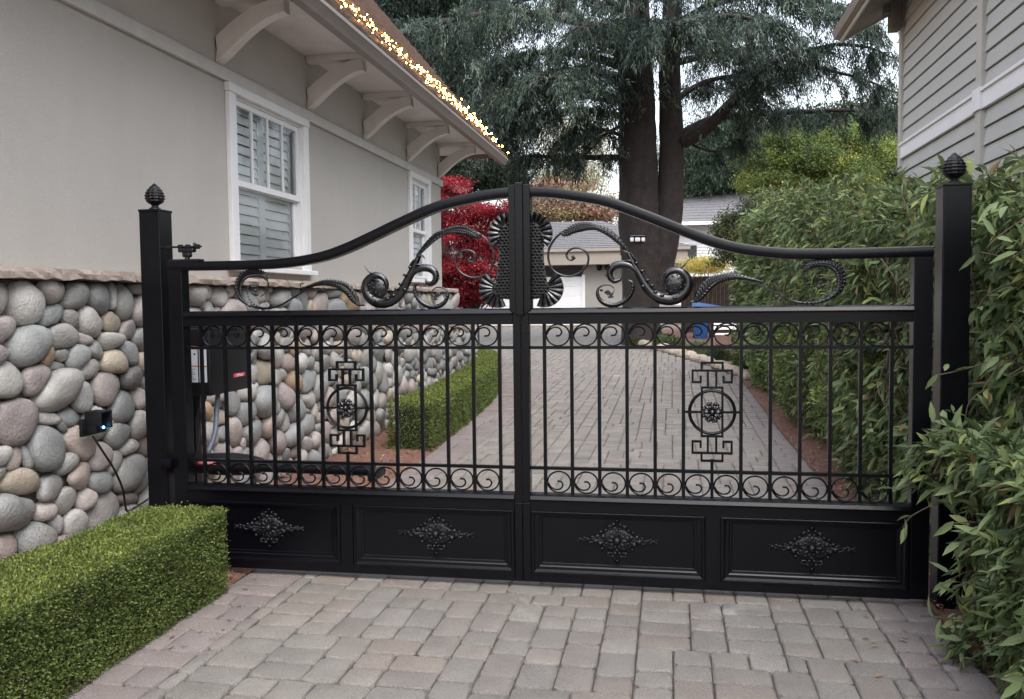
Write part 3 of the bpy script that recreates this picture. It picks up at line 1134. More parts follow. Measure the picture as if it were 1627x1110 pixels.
# greek key medallions
KEYF = .28 / 315
for s in (-1, 1):
    xc = s * PX[6]
    zref, yref = .962, 580
    kx = lambda x: xc + (x - 1050) * KEYF
    kz = lambda y: zref - (y - yref) * KEYF
    b = MB()
    t = .0055

    def hbar(x0, x1, y, y0_=.020, y1_=.040): b.box((kx(x0), y0_, kz(y) - t), (kx(x1), y1_, kz(y) + t))
    def vbar(x, ya, yb): b.box((kx(x) - t, .0205, kz(ya)), (kx(x) + t, .0395, kz(yb)))
    hbar(985, 1115, 436); hbar(985, 1115, 722); vbar(991, 436, 722); vbar(1109, 436, 722)
    for sg, mid in ((1, 0), (-1, 1158)):
        fy = (lambda y: y) if sg == 1 else (lambda y: 1158 - y)
        hbar(932, 1168, fy(336)); vbar(938, fy(336), fy(408)); vbar(1162, fy(336), fy(408))
        hbar(932, 990, fy(404)); hbar(1110, 1168, fy(404)); vbar(985, fy(404), fy(366)); vbar(1115, fy(404), fy(366))
        vbar(1026, fy(336), fy(430)); vbar(1074, fy(336), fy(430))
        hbar(985, 1115, fy(290)); vbar(990, fy(290), fy(336)); vbar(1110, fy(290), fy(336))
    hbar(895, 985, 580); hbar(1115, 1205, 580)
    ring_ = [(xc + .115 * math.cos(a), .029, zref + .112 * math.sin(a)) for a in np.linspace(0, 2 * math.pi, 49)]
    b.tube(ring_, .0085, 8, cap=False, up=(0, 1, 0))
    key = gbuild(b, 'key_ornament')
    b = MB()
    rr = random.Random(4)
    b.ball((xc, .008, zref), .016, 8, 6)
    for k in range(8):
        a = k * math.pi / 4
        R = Matrix.Rotation(-a, 3, 'Y')
        b.ball((xc + .03 * math.cos(a), .012, zref + .03 * math.sin(a)), .02, 8, 6, (1, .45, .5), R)
        b.ball((xc + .046 * math.cos(a + .39), .016, zref + .046 * math.sin(a + .39)), .011, 6, 5)
        b.tube([(xc + .052 * math.cos(a + q * .1) * (1 - q * .08), .012, zref + .052 * math.sin(a + q * .1)) for q in range(5)], .004, 5)
    b.build('flower', M['black_cast'], key, smooth='all')

# kick panels
PAN = [(-1.965, -1.045), (-.965, -.047), (.047, .965), (1.045, 1.965)]
b = MB()
b.box((-1.971, .012, .025), (1.971, .055, .42))
gbuild(b, 'kick_plate')
b = MB()
for x0, x1 in ((-1.971, -1.968), (-1.04, -.97), (.97, 1.04), (1.968, 1.971)):
    b.box((x0, -.004, .031), (x1, .013, .419))
for s in (-1, 1):
    b.box((s * .044, -.0035, .03), (s * 1.971, .013, .07))
gbuild(b, 'panel_frame')
prof = [(0, -.006), (.006, -.010), (.014, -.010), (.018, -.004), (.027, .000), (.040, .001), (.046, .006), (.056, .007), (.06, .0125)]
for x0, x1 in PAN:
    z0, z1 = .071, .418
    b = MB(); vs = []
    for ins, y in prof:
        vs += [(x0 + ins, y, z0 + ins * 1.1), (x1 - ins, y, z0 + ins * 1.1), (x1 - ins, y, z1 - ins * .6), (x0 + ins, y, z1 - ins * .6)]
    fs = [(i * 4 + j, i * 4 + (j + 1) % 4, (i + 1) * 4 + (j + 1) % 4, (i + 1) * 4 + j) for i in range(len(prof) - 1) for j in range(4)]
    b.add(vs, fs)
    pan = gbuild(b, 'panel_moulding')

# cast rosettes on the panels
def rosette(cx, cz):
    b = MB(); rr = random.Random(9)
    y = .008
    b.ball((cx, y - .006, cz), .022, 10, 7)
    b.ball((cx, y + .004, cz), .09, 16, 6, (1, .12, .75)); b.ball((cx, y + .005, cz), .15, 16, 6, (1, .06, .18))
    for k in range(10):
        a = k * math.pi / 5
        R = Matrix.Rotation(-a, 3, 'Y')
        b.ball((cx + .036 * math.cos(a), y, cz + .036 * math.sin(a)), .02, 7, 5, (1.1, .6, .45), R)
        b.ball((cx + .058 * math.cos(a + .3), y + .002, cz + .05 * math.sin(a + .3)), .0105, 6, 5)
    for s in (-1, 1):
        # leafy arms
        for (px_, pz_, r_) in ((.075, .02, .014), (.09, -.018, .015), (.105, .022, .012), (.115, -.004, .014), (.132, .016, .010), (.14, -.014, .010),
                               (.158, .004, .009), (.176, .010, .008), (.178, -.006, .008), (.196, .002, .009), (.208, .009, .006), (.208, -.007, .006),
                               (.06, .055, .010), (.04, .075, .011), (.018, .088, .010), (.0, .105, .012), (.045, -.068, .010), (.022, -.085, .010), (.0, -.11, .012), (.08, -.045, .010), (.085, .045, .009)):
            b.ball((cx + s * px_, y + .001, cz + pz_), r_ * 1.15, 7, 5, (1, .75, .8))
            b.ball((cx + s * (px_ - .012), y + .004, cz + pz_ * .62), r_ * 1.1, 6, 5, (1, .7, .8))
        for (ox, oz, r0, sg) in ((.088, .0, .03, 1), (.135, .0, .018, -1), (.035, .07, .018, 1), (.035, -.07, .018, -1)):
            pts_ = [(cx + s * (ox + r0 * (1 - q * .07) * math.cos(sg * q * .55)), y - .002, cz + oz + r0 * (1 - q * .07) * math.sin(sg * q * .55)) for q in range(12)]
            b.tube(pts_, .0042, 5)
        b.tube([(cx + s * .05, y, cz), (cx + s * .12, y, cz + .006), (cx + s * .2, y, cz)], [.007, .005, .003], 5)
    return b


for cx in (-1.48, -.49, .507, 1.5):
    gbuild(rosette(cx, .268), 'rosette', 'cast_dull', smooth='all')

# big scroll ornaments in the upper bay: traced on the gate's own plane, mirrored left and right
def gp(cx, cy, k=4.785, ox=820, oy=280):
    p = at(ox + cx / k, oy + cy / k, .03)
    return (p.x, p.z)


def gp8(cx, cy): return gp(cx, cy, 2.974, 1080, 230)


def ribbon(b, pts, widths, s, depth=.010, ribs=0, y=.03, seg=7):
    C_ = catmull([(p[0] * s, y, p[1]) for p in pts], seg)
    n = len(C_)
    ws = np.interp(np.linspace(0, 1, n), np.linspace(0, 1, len(widths)), widths)
    vs = []
    K = 8
    for i, p in enumerate(C_):
        d = (C_[min(i + 1, n - 1)] - C_[max(i - 1, 0)]).normalized()
        nn = Vector((-d.z, 0, d.x))
        wv = ws[i] / 2
        dep = min(depth, wv * 1.1 + .001)
        if ribs: wv *= 1 + .28 * (((i * ribs) % 1.0) - .5); dep *= 1 + .5 * (((i * ribs) % 1.0) - .5)
        for j in range(K):
            t = 2 * math.pi * j / K
            vs.append((p.x + nn.x * math.cos(t) * wv, p.y + math.sin(t) * dep, p.z + nn.z * math.cos(t) * wv))
    fs = [(i * K + j, i * K + (j + 1) % K, (i + 1) * K + (j + 1) % K, (i + 1) * K + j) for i in range(n - 1) for j in range(K)]
    fs += [tuple(range(K - 1, -1, -1)), tuple((n - 1) * K + j for j in range(K))]
    b.add(vs, fs)
    return C_


def lobes(b, pts, s, n, L, wd, y=.022, a=0.0, c=1.0, lean=.7):
    C_ = catmull([(p[0] * s, y, p[1]) for p in pts], 10)
    k = len(C_)
    for q in range(n):
        t = a + (c - a) * (q + .5) / n
        i = min(max(int(t * (k - 1)), 1), k - 2)
        d = (C_[i + 1] - C_[i - 1]).normalized(); nn = Vector((-d.z, 0, d.x))
        for sg in (-1, 1):
            o_ = C_[i]
            pa = o_ + nn * sg * wd * .25; pb = o_ + nn * sg * L * .7 + d * L * lean * .5 + Vector((0, -.006, 0)); pc = o_ + nn * sg * L * .95 + d * L * lean * 1.2
            b.tube([pa, pa.lerp(pb, .5) + Vector((0, -.003, 0)), pb, pc], [wd * .35, wd * .5, wd * .4, .0012], 6)


def leafblade(b, pts, widths, s, y=.02, seg=7):
    # flat acanthus blade with raised slanting veins and a notched edge
    C_ = ribbon(b, pts, widths, s, .005, 0, y + .006, seg)
    n = len(C_)
    ws = np.interp(np.linspace(0, 1, n), np.linspace(0, 1, len(widths)), widths)
    b.tube([p + Vector((0, -.008, 0)) for p in C_], .0032, 5)
    for i in range(2, n - 2, 2):
        d = (C_[i + 1] - C_[i - 1]).normalized(); nn = Vector((-d.z, 0, d.x)); w_ = ws[i] / 2
        for sg in (-1, 1):
            p0 = C_[i] + Vector((0, -.006, 0)); p1 = C_[i] + nn * sg * w_ * .7 + d * w_ * .55 + Vector((0, -.007, 0)); p2 = C_[i] + nn * sg * w_ * 1.12 + d * w_ * 1.0
            b.tube([p0, p1, p2], [.0026, w_ * .17 + .001, .0012], 5)


def beads(b, pts, r, s, y=.02, step=.016):
    C_ = catmull([(p[0] * s, y, p[1]) for p in pts], 12)
    acc = 0; last = C_[0]
    for p in C_:
        acc += (p - last).length; last = p
        if acc > step:
            acc = 0; b.ball(p, r, 7, 5)


for s in (1, -1):
    b = MB()
    A = [gp(*p) for p in [(850, 560), (800, 505), (740, 450), (680, 410), (590, 378), (500, 375), (420, 392), (340, 432), (280, 495), (246, 570), (250, 650), (285, 715), (345, 750), (420, 757), (495, 725), (542, 668), (548, 605), (515, 560), (460, 543), (410, 558), (384, 592), (395, 625), (425, 635), (450, 615)]]
    ribbon(b, A, [.018, .017, .015, .013, .012, .0115, .0115, .0115, .0115, .0115, .011, .012], s, .010)
    b.ball((gp(432, 612)[0] * s, .028, gp(432, 612)[1]), .010, 7, 5)
    # acanthus leaf over its crown
    leafblade(b, [gp(*p) for p in [(860, 575), (790, 500), (700, 425), (620, 392), (560, 382), (500, 385), (430, 405), (370, 440), (335, 425)]], [.016, .030, .038, .028, .040, .050, .044, .026, .004], s, y=.016)
    # S-shaped trumpet body falling to the round boss
    B_ = [gp(*p) for p in [(840, 560), (870, 620), (905, 690), (945, 760), (985, 830), (1040, 895), (1110, 930), (1190, 935), (1265, 900), (1305, 835), (1295, 765), (1240, 720), (1175, 722), (1130, 765), (1125, 820), (1160, 860), (1200, 850)]]
    ribbon(b, B_, [.024, .034, .044, .050, .054, .058, .060, .060, .056, .05, .044, .038, .030, .024, .018, .010], s, .018)
    c = gp(1205, 815)
    b.ball((c[0] * s, .034, c[1]), .062, 20, 12, (1, .40, 1))
    for k in range(14):
        a = k * 2.4
        rr = .012 + .0115 * math.sqrt(k)
        b.ball(((c[0] + rr * math.cos(a)) * s, .0125, c[1] + rr * math.sin(a)), .0058, 6, 5)
    for p in [(960, 720), (1000, 790), (965, 835), (1035, 830), (1060, 880), (1110, 905), (1205, 925), (915, 660)]:
        q = gp(*p); b.ball((q[0] * s, .013, q[1]), .0105, 8, 6, (1.2, .9, .8))
    # horn tip
    ribbon(b, [gp(*p) for p in [(1180, 712), (1240, 700), (1275, 680), (1300, 652), (1318, 628)]], [.014, .014, .009, .005, .002], s, .006)
    # collar leaves on the stem
    for p0, p1, p2 in (((870, 590), (820, 570), (790, 600)), ((900, 650), (850, 640), (815, 655)), ((880, 600), (915, 640), (925, 690))):
        ribbon(b, [gp(*p0), gp(*p1), gp(*p2)], [.012, .012, .003], s, .008, y=.02)
    # curled leaf below the stem
    ribbon(b, [gp(*p) for p in [(930, 745), (895, 700), (850, 675), (795, 668), (745, 682), (712, 720), (715, 765), (745, 795), (785, 785), (795, 760)]], [.026, .034, .040, .042, .042, .038, .034, .028, .02, .008], s, .018)
    for p in [(700, 730), (690, 755), (705, 700)]:
        q = gp(*p); b.ball((q[0] * s, .026, q[1]), .008, 6, 5, (1.3, .7, .7))
    # beaded hook
    hk = [gp(*p) for p in [(850, 790), (885, 810), (885, 855), (865, 905), (820, 950), (755, 978), (690, 972), (640, 940), (618, 890), (628, 850), (665, 828), (712, 828), (745, 850)]]
    ribbon(b, hk, [.012, .018, .023, .025, .026, .026, .025, .02, .013, .009, .007, .006], s, .009)
    beads(b, hk[1:9], .0075, s)
    rf = random.Random(2)
    for k in range(12):
        q = gp(690 + rf.uniform(-45, 45), 890 + rf.uniform(-28, 28)); b.ball((q[0] * s, .024, q[1]), .0075, 6, 5, (1.2, .8, .8))
    ribbon(b, [gp(700, 890), gp(735, 885), gp(750, 855)], [.008, .006, .002], s, .006)
    # outer tendril with feather leaf and end curl
    Cc = [gp8(*p) for p in [(48, 742), (75, 735), (105, 690), (150, 640), (225, 617), (300, 627), (380, 662), (455, 700), (530, 735), (600, 747), (670, 738), (728, 705), (760, 650), (752, 592), (712, 560), (655, 555), (608, 575), (588, 615), (600, 660), (636, 685)]]
    ribbon(b, Cc, [.012, .012, .014, .013, .011, .009, .009, .010, .011, .012, .014, .016, .016, .014, .012, .010, .009, .008, .007, .005], s, .009)
    leafblade(b, [gp8(*p) for p in [(72, 745), (95, 710), (130, 665), (165, 640), (215, 625), (270, 622), (330, 632), (400, 648)]], [.012, .050, .056, .046, .038, .030, .018, .003], s, y=.016)
    ribbon(b, [gp8(*p) for p in [(250, 620), (320, 630), (375, 648), (400, 640), (398, 622), (384, 622)]], [.010, .008, .006, .006, .006, .007], s, .007)
    leafblade(b, [gp8(*p) for p in [(690, 735), (745, 690), (762, 640), (748, 590), (705, 562), (650, 558), (605, 572), (590, 600)]], [.014, .034, .046, .048, .046, .042, .034, .010], s, y=.016)
    beads(b, [gp8(*p) for p in [(560, 738), (620, 742), (680, 715), (705, 670), (700, 625)]], .0055, s, y=.016)
    for k in range(11):
        q = gp8(660 + rf.uniform(-24, 24), 648 + rf.uniform(-26, 26)); b.ball((q[0] * s, .026, q[1]), .008, 6, 5)
    # thorn rising from the outer curl toward the arched rail
    ribbon(b, [gp8(700, 558), gp8(650, 548), gp8(622, 545)], [.010, .006, .002], s, .006)
    so_ = gbuild(b, 'scroll_ornament', 'black_cast', smooth='all')

# pinecone plaque halves each side of the centre stile
for s in (1, -1):
    b = MB()
    body = [(60, 345), (140, 348), (185, 385), (212, 440), (212, 520), (208, 580), (212, 650), (222, 720), (232, 780), (248, 840), (240, 890), (195, 925), (130, 935), (60, 935)]
    pts_ = [gp(*p) for p in body]
    n = len(pts_)
    vs = [(x * s, .024, z) for x, z in pts_] + [(x * s, .036, z) for x, z in pts_]
    b.add(vs, [tuple(range(n)), tuple(range(2 * n - 1, n - 1, -1))] + [(i, (i + 1) % n, n + (i + 1) % n, n + i) for i in range(n)])
    # rows of raised scales
    k = 0
    yy_ = 365
    while yy_ < 925:
        xr = np.interp(yy_, [p[1] for p in body[1:12]], [p[0] for p in body[1:12]])
        x = 72 + (15 if k % 2 else 0)
        while x < xr - 4:
            q = gp(x, yy_)
            b.ball((q[0] * s, .016, q[1]), .0092, 9, 7, (.95, 1.3, .72))
            x += 30
        yy_ += 23; k += 1
    # fluted fans
    for (fx, fy, a0, a1, r0, r1, nf) in ((120, 430, -108, 32, 80, 158, 9), (215, 850, -48, 104, 45, 146, 9)):
        for q in range(nf):
            a = rad(a0 + (a1 - a0) * q / (nf - 1))
            p0 = gp(fx + r0 * math.cos(a), fy + r0 * math.sin(a)); p1 = gp(fx + r1 * math.cos(a), fy + r1 * math.sin(a))
            pm = gp(fx + (r0 + r1) * .5 * math.cos(a), fy + (r0 + r1) * .5 * math.sin(a))
            ribbon(b, [p0, pm, p1], [.012, .024, .034], s, .014, y=.022, seg=4)
        # web behind the flutes
        arc = [gp(fx + (r1 - 12) * math.cos(rad(a)), fy + (r1 - 12) * math.sin(rad(a))) for a in np.linspace(a0, a1, 16)]
        inn = [gp(fx + (r0 - 15) * math.cos(rad(a)), fy + (r0 - 15) * math.sin(rad(a))) for a in np.linspace(a0, a1, 16)]
        vs = [(x * s, .034, z) for x, z in arc + inn] + [(x * s, .038, z) for x, z in arc + inn]
        b.add(vs, [(i, i + 1, 17 + i, 16 + i) for i in range(15)] + [(32 + i, 48 + i, 49 + i, 33 + i) for i in range(15)])
    gbuild(b, 'pinecone_plaque', 'black_cast', smooth=True)

# hinges
b = MB()
b.tube([(-2.10, .03, 1.883), (-1.86, .03, 1.883)], .006, 8)
for x in (-2.06, -1.99, -1.945, -1.885): b.tube([(x - .012, .03, 1.883), (x + .012, .03, 1.883)], .014, 10)
b.bbox((-2.0, .01, 1.850), (-1.90, .05, 1.878), .008); b.bbox((-1.975, .012, 1.822), (-1.925, .048, 1.853), .008)
b.tube([(-1.95, .03, 1.80), (-1.95, .03, 1.83)], .014, 10); b.bbox((-2.05, .0, 1.798), (-1.86, .06, 1.812), .004)
b.ball((-1.90, .03, 1.897), .011, 8, 6)
gbuild(b, 'top_hinge', 'black_cast', smooth=True)
b = MB(); b.tube([(-2.12, -.01, .63), (-2.055, -.01, .63)], .034, 14); b.bbox((-2.11, .0, .60), (-2.05, .05, .66), .006)
gbuild(b, 'bottom_hinge', smooth=True)

# ------------------------------------------------------------------ gate operator
op = empty('gate_opener', (-2.06, .55, .9), 'black gate opener control box with white warning stickers behind the left post', 'gate opener')
bx0, bx1, by0, by1, bz0, bz1 = -2.17, -2.0, .34, .86, .985, 1.405
b = MB(); b.bbox((bx0, by0, bz0), (bx1, by1, bz1), .014, 3); b.bbox((bx0 - .006, by0 + .02, bz1 - .05), (bx1 + .012, by1 + .012, bz1 + .012), .01)
box = b.build('control_box', M['black_plastic'], op, smooth=True)
b = MB()
b.box((bx0 + .018, by0 - .002, 1.07), (bx0 + .085, by0 - .0005, 1.275)); b.box((bx0 + .095, by0 - .002, 1.07), (bx0 + .145, by0 - .0005, 1.275))
st = b.build('sticker', M['sticker'], box)
b = MB(); b.box((bx0 + .018, by0 - .0035, 1.275), (bx0 + .085, by0 - .0021, 1.295)); b.box((bx0 + .018, by0 - .0035, 1.166), (bx0 + .085, by0 - .0021, 1.174)); b.box((bx0 + .095, by0 - .0035, 1.166), (bx0 + .145, by0 - .0021, 1.174))
b.build('sticker_stripe', M['orange'], box)
b = MB()
for k in range(7): b.box((bx0 + .03, by0 - .0035, 1.085 + k * .011), (bx0 + .03 + .04 - .008 * (k % 3), by0 - .0021, 1.088 + k * .011))
b.ball((bx0 + .066, by0 - .003, 1.245), .007, 8, 5, (1, .2, 1)); b.build('sticker_print', M['ink'], box)
b = MB(); b.box((bx1 + .0005, .62, 1.075), (bx1 + .004, .77, 1.10)); red = b.build('brand_label', M['red'], box)


def lettering(name, txt, size, loc, rot, parent):
    c = bpy.data.curves.new(name, 'FONT'); c.body = txt; c.size = size; c.extrude = .0004
    c.align_x = 'CENTER'; c.align_y = 'CENTER'
    c.materials.append(M['letter'])
    tmp = bpy.data.objects.new(name, c); COL.objects.link(tmp)
    me = bpy.data.meshes.new_from_object(tmp.evaluated_get(bpy.context.evaluated_depsgraph_get()))
    bpy.data.objects.remove(tmp)
    o = bpy.data.objects.new(name, me); COL.objects.link(o); o.parent = parent
    off = Vector((0, 0, 0)); p = parent
    while p is not None: off += p.location; p = p.parent
    o.location = Vector(loc) - off; o.rotation_euler = rot
    return o


lettering('lettering', 'LiftMaster', .024, (bx1 + .0048, .695, 1.0875), (rad(90), 0, rad(90)), red)
b = MB(); b.tube(catmull([(-2.07, .55, .99), (-2.06, .5, .86), (-2.04, .44, .74), (-2.05, .36, .62)], 5), .016, 8)
b.build('conduit', M['metal'], op, smooth='all')
b = MB(); b.tube(catmull([(-2.11, .48, .99), (-2.12, .42, .84), (-2.09, .34, .72), (-2.1, .3, .6)], 5), .006, 6); b.build('wire', M['black_plastic'], op, smooth='all')
b = MB(); b.bbox((-2.22, .38, -.05), (-2.14, .46, .985), .006); b.bbox((-2.2, .13, 1.02), (-2.14, .38, 1.06), .004); b.build('mounting_post', M['black'], op)
# linear arm
arm = empty('linear_actuator', (-1.9, .3, .56), 'long dark linear gate motor bolted low behind the left of the gate', 'gate motor')
b = MB()
prof = [(-2.16, .035), (-2.10, .06), (-2.0, .075), (-1.86, .08), (-1.74, .07), (-1.66, .05)]
vs = []; K = 10
for x, h_ in prof:
    for j in range(K):
        t_ = 2 * math.pi * j / K
        vs.append((x, .30 + .055 * math.cos(t_), .565 + h_ * math.sin(t_) * (1.0 if math.sin(t_) > 0 else .8)))
n = len(prof)
b.add(vs, [(i * K + j, i * K + (j + 1) % K, (i + 1) * K + (j + 1) % K, (i + 1) * K + j) for i in range(n - 1) for j in range(K)] + [tuple(range(K - 1, -1, -1)), tuple((n - 1) * K + j for j in range(K))])
ab = b.build('motor_housing', M['black_plastic'], arm, smooth=True)
b = MB(); b.box((-2.05, .241, .578), (-1.93, .244, .607)); rl = b.build('brand_label', M['red'], ab)
lettering('lettering', 'LiftMaster', .022, (-1.99, .2402, .592), (rad(90), 0, 0), rl)
b = MB(); b.tube([(-1.68, .30, .565), (-.93, .26, .565)], .036, 12); b.tube([(-1.0, .26, .565), (-.86, .24, .565)], .018, 10); b.bbox((-.90, .06, .54), (-.86, .26, .59), .004)
b.build('tube', M['black_plastic'], arm, smooth=True)
b = MB(); b.bbox((-2.2, .1, .52), (-2.1, .32, .60), .006); b.build('bracket', M['black'], arm)

# ------------------------------------------------------------------ photocell on the cobble wall
ph = empty('photocell', (-2.5, 0, .88), 'small black hooded photocell with blue light on the cobble wall', 'sensor')
b = MB()
y0, y1 = -.165, -.07
b.bbox((-2.545, y0, .80), (-2.525, y1 + .02, .90), .003)
b.bbox((-2.53, y0 + .03, .815), (-2.455, y1 + .03, .93), .006)
b.bbox((-2.53, y0 + .03, .93), (-2.42, y1 + .035, .943), .004); b.bbox((-2.53, y1 + .025, .84), (-2.42, y1 + .035, .94), .003); b.bbox((-2.53, y0 + .028, .86), (-2.42, y0 + .036, .94), .003)
pb = b.build('housing', M['black_plastic'], ph, smooth=True)
b = MB(); b.ball((-2.452, -.075, .845), .0075, 8, 6); b.build('indicator', M['led'], pb, smooth='all')
b = MB(); b.tube(catmull([(-2.50, -.11, .80), (-2.47, -.08, .72), (-2.46, .02, .58), (-2.47, .11, .44), (-2.49, .16, .32), (-2.50, .2, .285), (-2.49, .30, .30), (-2.5, .45, .32)], 5), .0065, 6)
b.build('cable', M['black_plastic'], ph, smooth='all')

# ------------------------------------------------------------------ boxwood hedges
BOX_PAL = [(.150, .196, .052), (.118, .162, .044), (.080, .116, .034), (.205, .245, .07), (.14, .11, .055)]


def hedge_surface(path, hw, h, n, seed):
    """sample points on the skin of a clipped hedge swept along path"""
    P = np.array(path, float)
    seg = np.linalg.norm(np.diff(P, axis=0), axis=1); cum = np.concatenate([[0], np.cumsum(seg)]); Lt = cum[-1]
    r = np.random.default_rng(seed)
    peri = 2 * h + 2 * hw
    nend = int(n * (2 * hw * h) / (peri * Lt + 2 * (2 * hw * h)))
    nb_ = n - 2 * nend
    s = r.uniform(0, Lt, nb_); u = r.uniform(0, peri, nb_)
    side = np.where(u < h, 0, np.where(u < h + 2 * hw, 1, 2))
    lat = np.where(side == 0, -hw, np.where(side == 1, u - h - hw, hw))
    z = np.where(side == 0, u, np.where(side == 1, h, peri - u))
    nl = np.where(side == 0, -1, np.where(side == 2, 1, 0)); nz = np.where(side == 1, 1.0, 0.0); nt_ = np.zeros(nb_)
    for e in (0, 1):
        s = np.concatenate([s, np.full(nend, 0 if e == 0 else Lt)]); lat = np.concatenate([lat, r.uniform(-hw, hw, nend)]); z = np.concatenate([z, r.uniform(0, h, nend)])
        nl = np.concatenate([nl, np.zeros(nend)]); nz = np.concatenate([nz, np.zeros(nend)]); nt_ = np.concatenate([nt_, np.full(nend, -1 if e == 0 else 1)])
    cx = np.interp(s, cum, P[:, 0]); cyv = np.interp(s, cum, P[:, 1])
    tx = np.interp(np.minimum(s + .05, Lt), cum, P[:, 0]) - np.interp(np.maximum(s - .05, 0), cum, P[:, 0])
    ty = np.interp(np.minimum(s + .05, Lt), cum, P[:, 1]) - np.interp(np.maximum(s - .05, 0), cum, P[:, 1])
    T_ = unit(np.stack([tx, ty, np.zeros_like(tx)], 1)); S_ = np.stack([T_[:, 1], -T_[:, 0], np.zeros(len(tx))], 1)
    pos = np.stack([cx, cyv, np.array([gz(y) for y in cyv])], 1) + S_ * lat[:, None]
    pos[:, 2] += z
    nrm = S_ * nl[:, None] + T_ * nt_[:, None]; nrm[:, 2] += nz
    return pos, nrm, nz


def boxwood(path, hw, h, n, L, label, group, seed):
    root = empty('boxwood_hedge', (path[0][0], path[0][1], 0), label, 'hedge', group)
    pos, nrm, nz = hedge_surface(path, hw, h, n, seed)
    bumpv = np_noise(pos, 3.5, 3) * .020 + np_noise(pos, 14, 4) * .012
    stray = RG.random(len(pos)) < .012
    bumpv = np.where(stray, bumpv + RG.uniform(.01, .045, len(pos)), bumpv)
    pos = pos + nrm * (bumpv - RG.random(len(pos)) ** 1.5 * .045)[:, None]
    d = unit(RG.normal(size=pos.shape) * .6 + nrm * .8 + np.array([0, 0, .35]))
    up_ = unit(nrm + RG.normal(size=pos.shape) * .6)
    clump = np_noise(pos, 9, 8)[:, None]
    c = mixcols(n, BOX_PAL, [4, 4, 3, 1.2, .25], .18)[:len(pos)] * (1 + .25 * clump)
    c = np.where((nz > .5)[:, None], c * np.array([1.3, 1.22, 1.1]), c)     # leaves on the clipped top coloured paler and yellower
    Ls = RG.uniform(.7, 1.25, len(pos)) * L
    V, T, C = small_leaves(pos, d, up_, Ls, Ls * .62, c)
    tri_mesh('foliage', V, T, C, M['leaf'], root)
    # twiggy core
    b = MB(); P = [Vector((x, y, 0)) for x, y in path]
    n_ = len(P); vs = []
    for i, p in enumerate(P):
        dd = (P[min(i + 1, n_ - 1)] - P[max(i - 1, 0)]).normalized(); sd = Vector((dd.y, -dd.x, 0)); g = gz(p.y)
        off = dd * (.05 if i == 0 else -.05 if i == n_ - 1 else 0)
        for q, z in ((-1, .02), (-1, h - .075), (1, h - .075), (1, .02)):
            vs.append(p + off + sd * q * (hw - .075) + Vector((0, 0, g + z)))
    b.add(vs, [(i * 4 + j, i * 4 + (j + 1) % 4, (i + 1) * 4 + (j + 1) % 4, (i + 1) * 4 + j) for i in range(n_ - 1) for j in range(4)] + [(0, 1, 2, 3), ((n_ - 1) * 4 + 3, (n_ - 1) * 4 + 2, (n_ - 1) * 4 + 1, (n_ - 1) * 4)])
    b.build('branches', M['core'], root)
    return root


boxwood([(-1.80, -3.6), (-1.80, -2.5), (-1.80, -1.5), (-1.80, -.32)], .235, .45, 170000, .0135,
        'low clipped boxwood hedge in front of the gate beside the cobble wall', 'clipped boxwood hedges', 1)
boxwood([(-1.90, 4.12), (-1.98, 6), (-2.08, 8), (-2.25, 9.6), (-2.60, 11.2), (-3.2, 13.0), (-4.0, 15.0)], .235, .5, 90000, .024,
        'curving low boxwood hedge behind the gate along the drive', 'clipped boxwood hedges', 2)

# ------------------------------------------------------------------ leafy vine hedge on the right
VINE_PAL = [(.17, .225, .088), (.118, .168, .072), (.235, .295, .14), (.055, .085, .037), (.29, .32, .11), (.24, .17, .09)]


def vine_leaves(pos, nrm, L, big=True, pal=VINE_PAL, wts=(5, 4, 3.4, 2.4, 1.3, .5)):
    n = len(pos)
    d = unit(nrm * .55 + np.array([0, 0, -.55]) + RG.normal(size=(n, 3)) * .55)
    up_ = unit(nrm * .7 + np.array([0, 0, .8]) + RG.normal(size=(n, 3)) * .45)
    c = mixcols(n, pal, wts, .22) * (1 + .32 * np_noise(pos, 4, 9)[:, None])
    Ls = RG.uniform(.5, 1.3, n) * L
    f = long_leaves if big else small_leaves
    if big: return f(pos, d, up_, Ls, Ls * RG.uniform(.22, .34, n), c, .2)
    return f(pos, d, up_, Ls, Ls * .4, c)


def cat(parts):
    V, T, C, o = [], [], [], 0
    for v, t, c in parts:
        V.append(v); T.append(t + o); C.append(c); o += len(v)
    return np.concatenate(V), np.concatenate(T), np.concatenate(C)


def hedge_profile_points(n, y0, y1, face, topf, back, seed, facefrac=.72):
    """random points on the street-side face and the top of an informal hedge"""
    r = np.random.default_rng(seed)
    y = r.uniform(y0, y1, n)
    tp = topf(y)
    isface = r.random(n) < facefrac
    z = np.where(isface, r.random(n) ** .9 * tp, tp)
    x = np.where(isface, face(y, z), r.uniform(0, 1, n) * (back - face(y, tp)) + face(y, tp))
    nrm = np.where(isface[:, None], np.array([-1, 0, .1]), np.array([-.15, 0, 1]))
    p = np.stack([x, y, z], 1)
    p += nrm * (np_noise(p, 2.2, seed) * .21 + np_noise(p, 7, seed + 1) * .14)[:, None]
    return p, nrm


vh = empty('vine_hedge', (2.9, 5, 0), 'tall leafy vine hedge behind the gate along the right house wall', 'hedge', 'leafy vine hedges')
face = lambda y, z: 2.11 + .10 * np.sin(y * 1.7) + .42 * np.maximum(0, .62 - z) + .06 * z
topf = lambda y: 2.02 + .095 * y + .12 * np.sin(y * 2.3)
parts = []
for (n_, ya, yb, L, big, sd) in ((12000, .25, 4.5, .118, True, 31), (10500, 4.5, 9, .12, True, 32), (16000, 9, 13.6, .13, False, 33)):
    p, nr = hedge_profile_points(n_, ya, yb, face, topf, 3.7, sd)
    p -= nr * (RG.random(n_) ** 1.2 * .26)[:, None]
    parts.append(vine_leaves(p, nr, L, big))
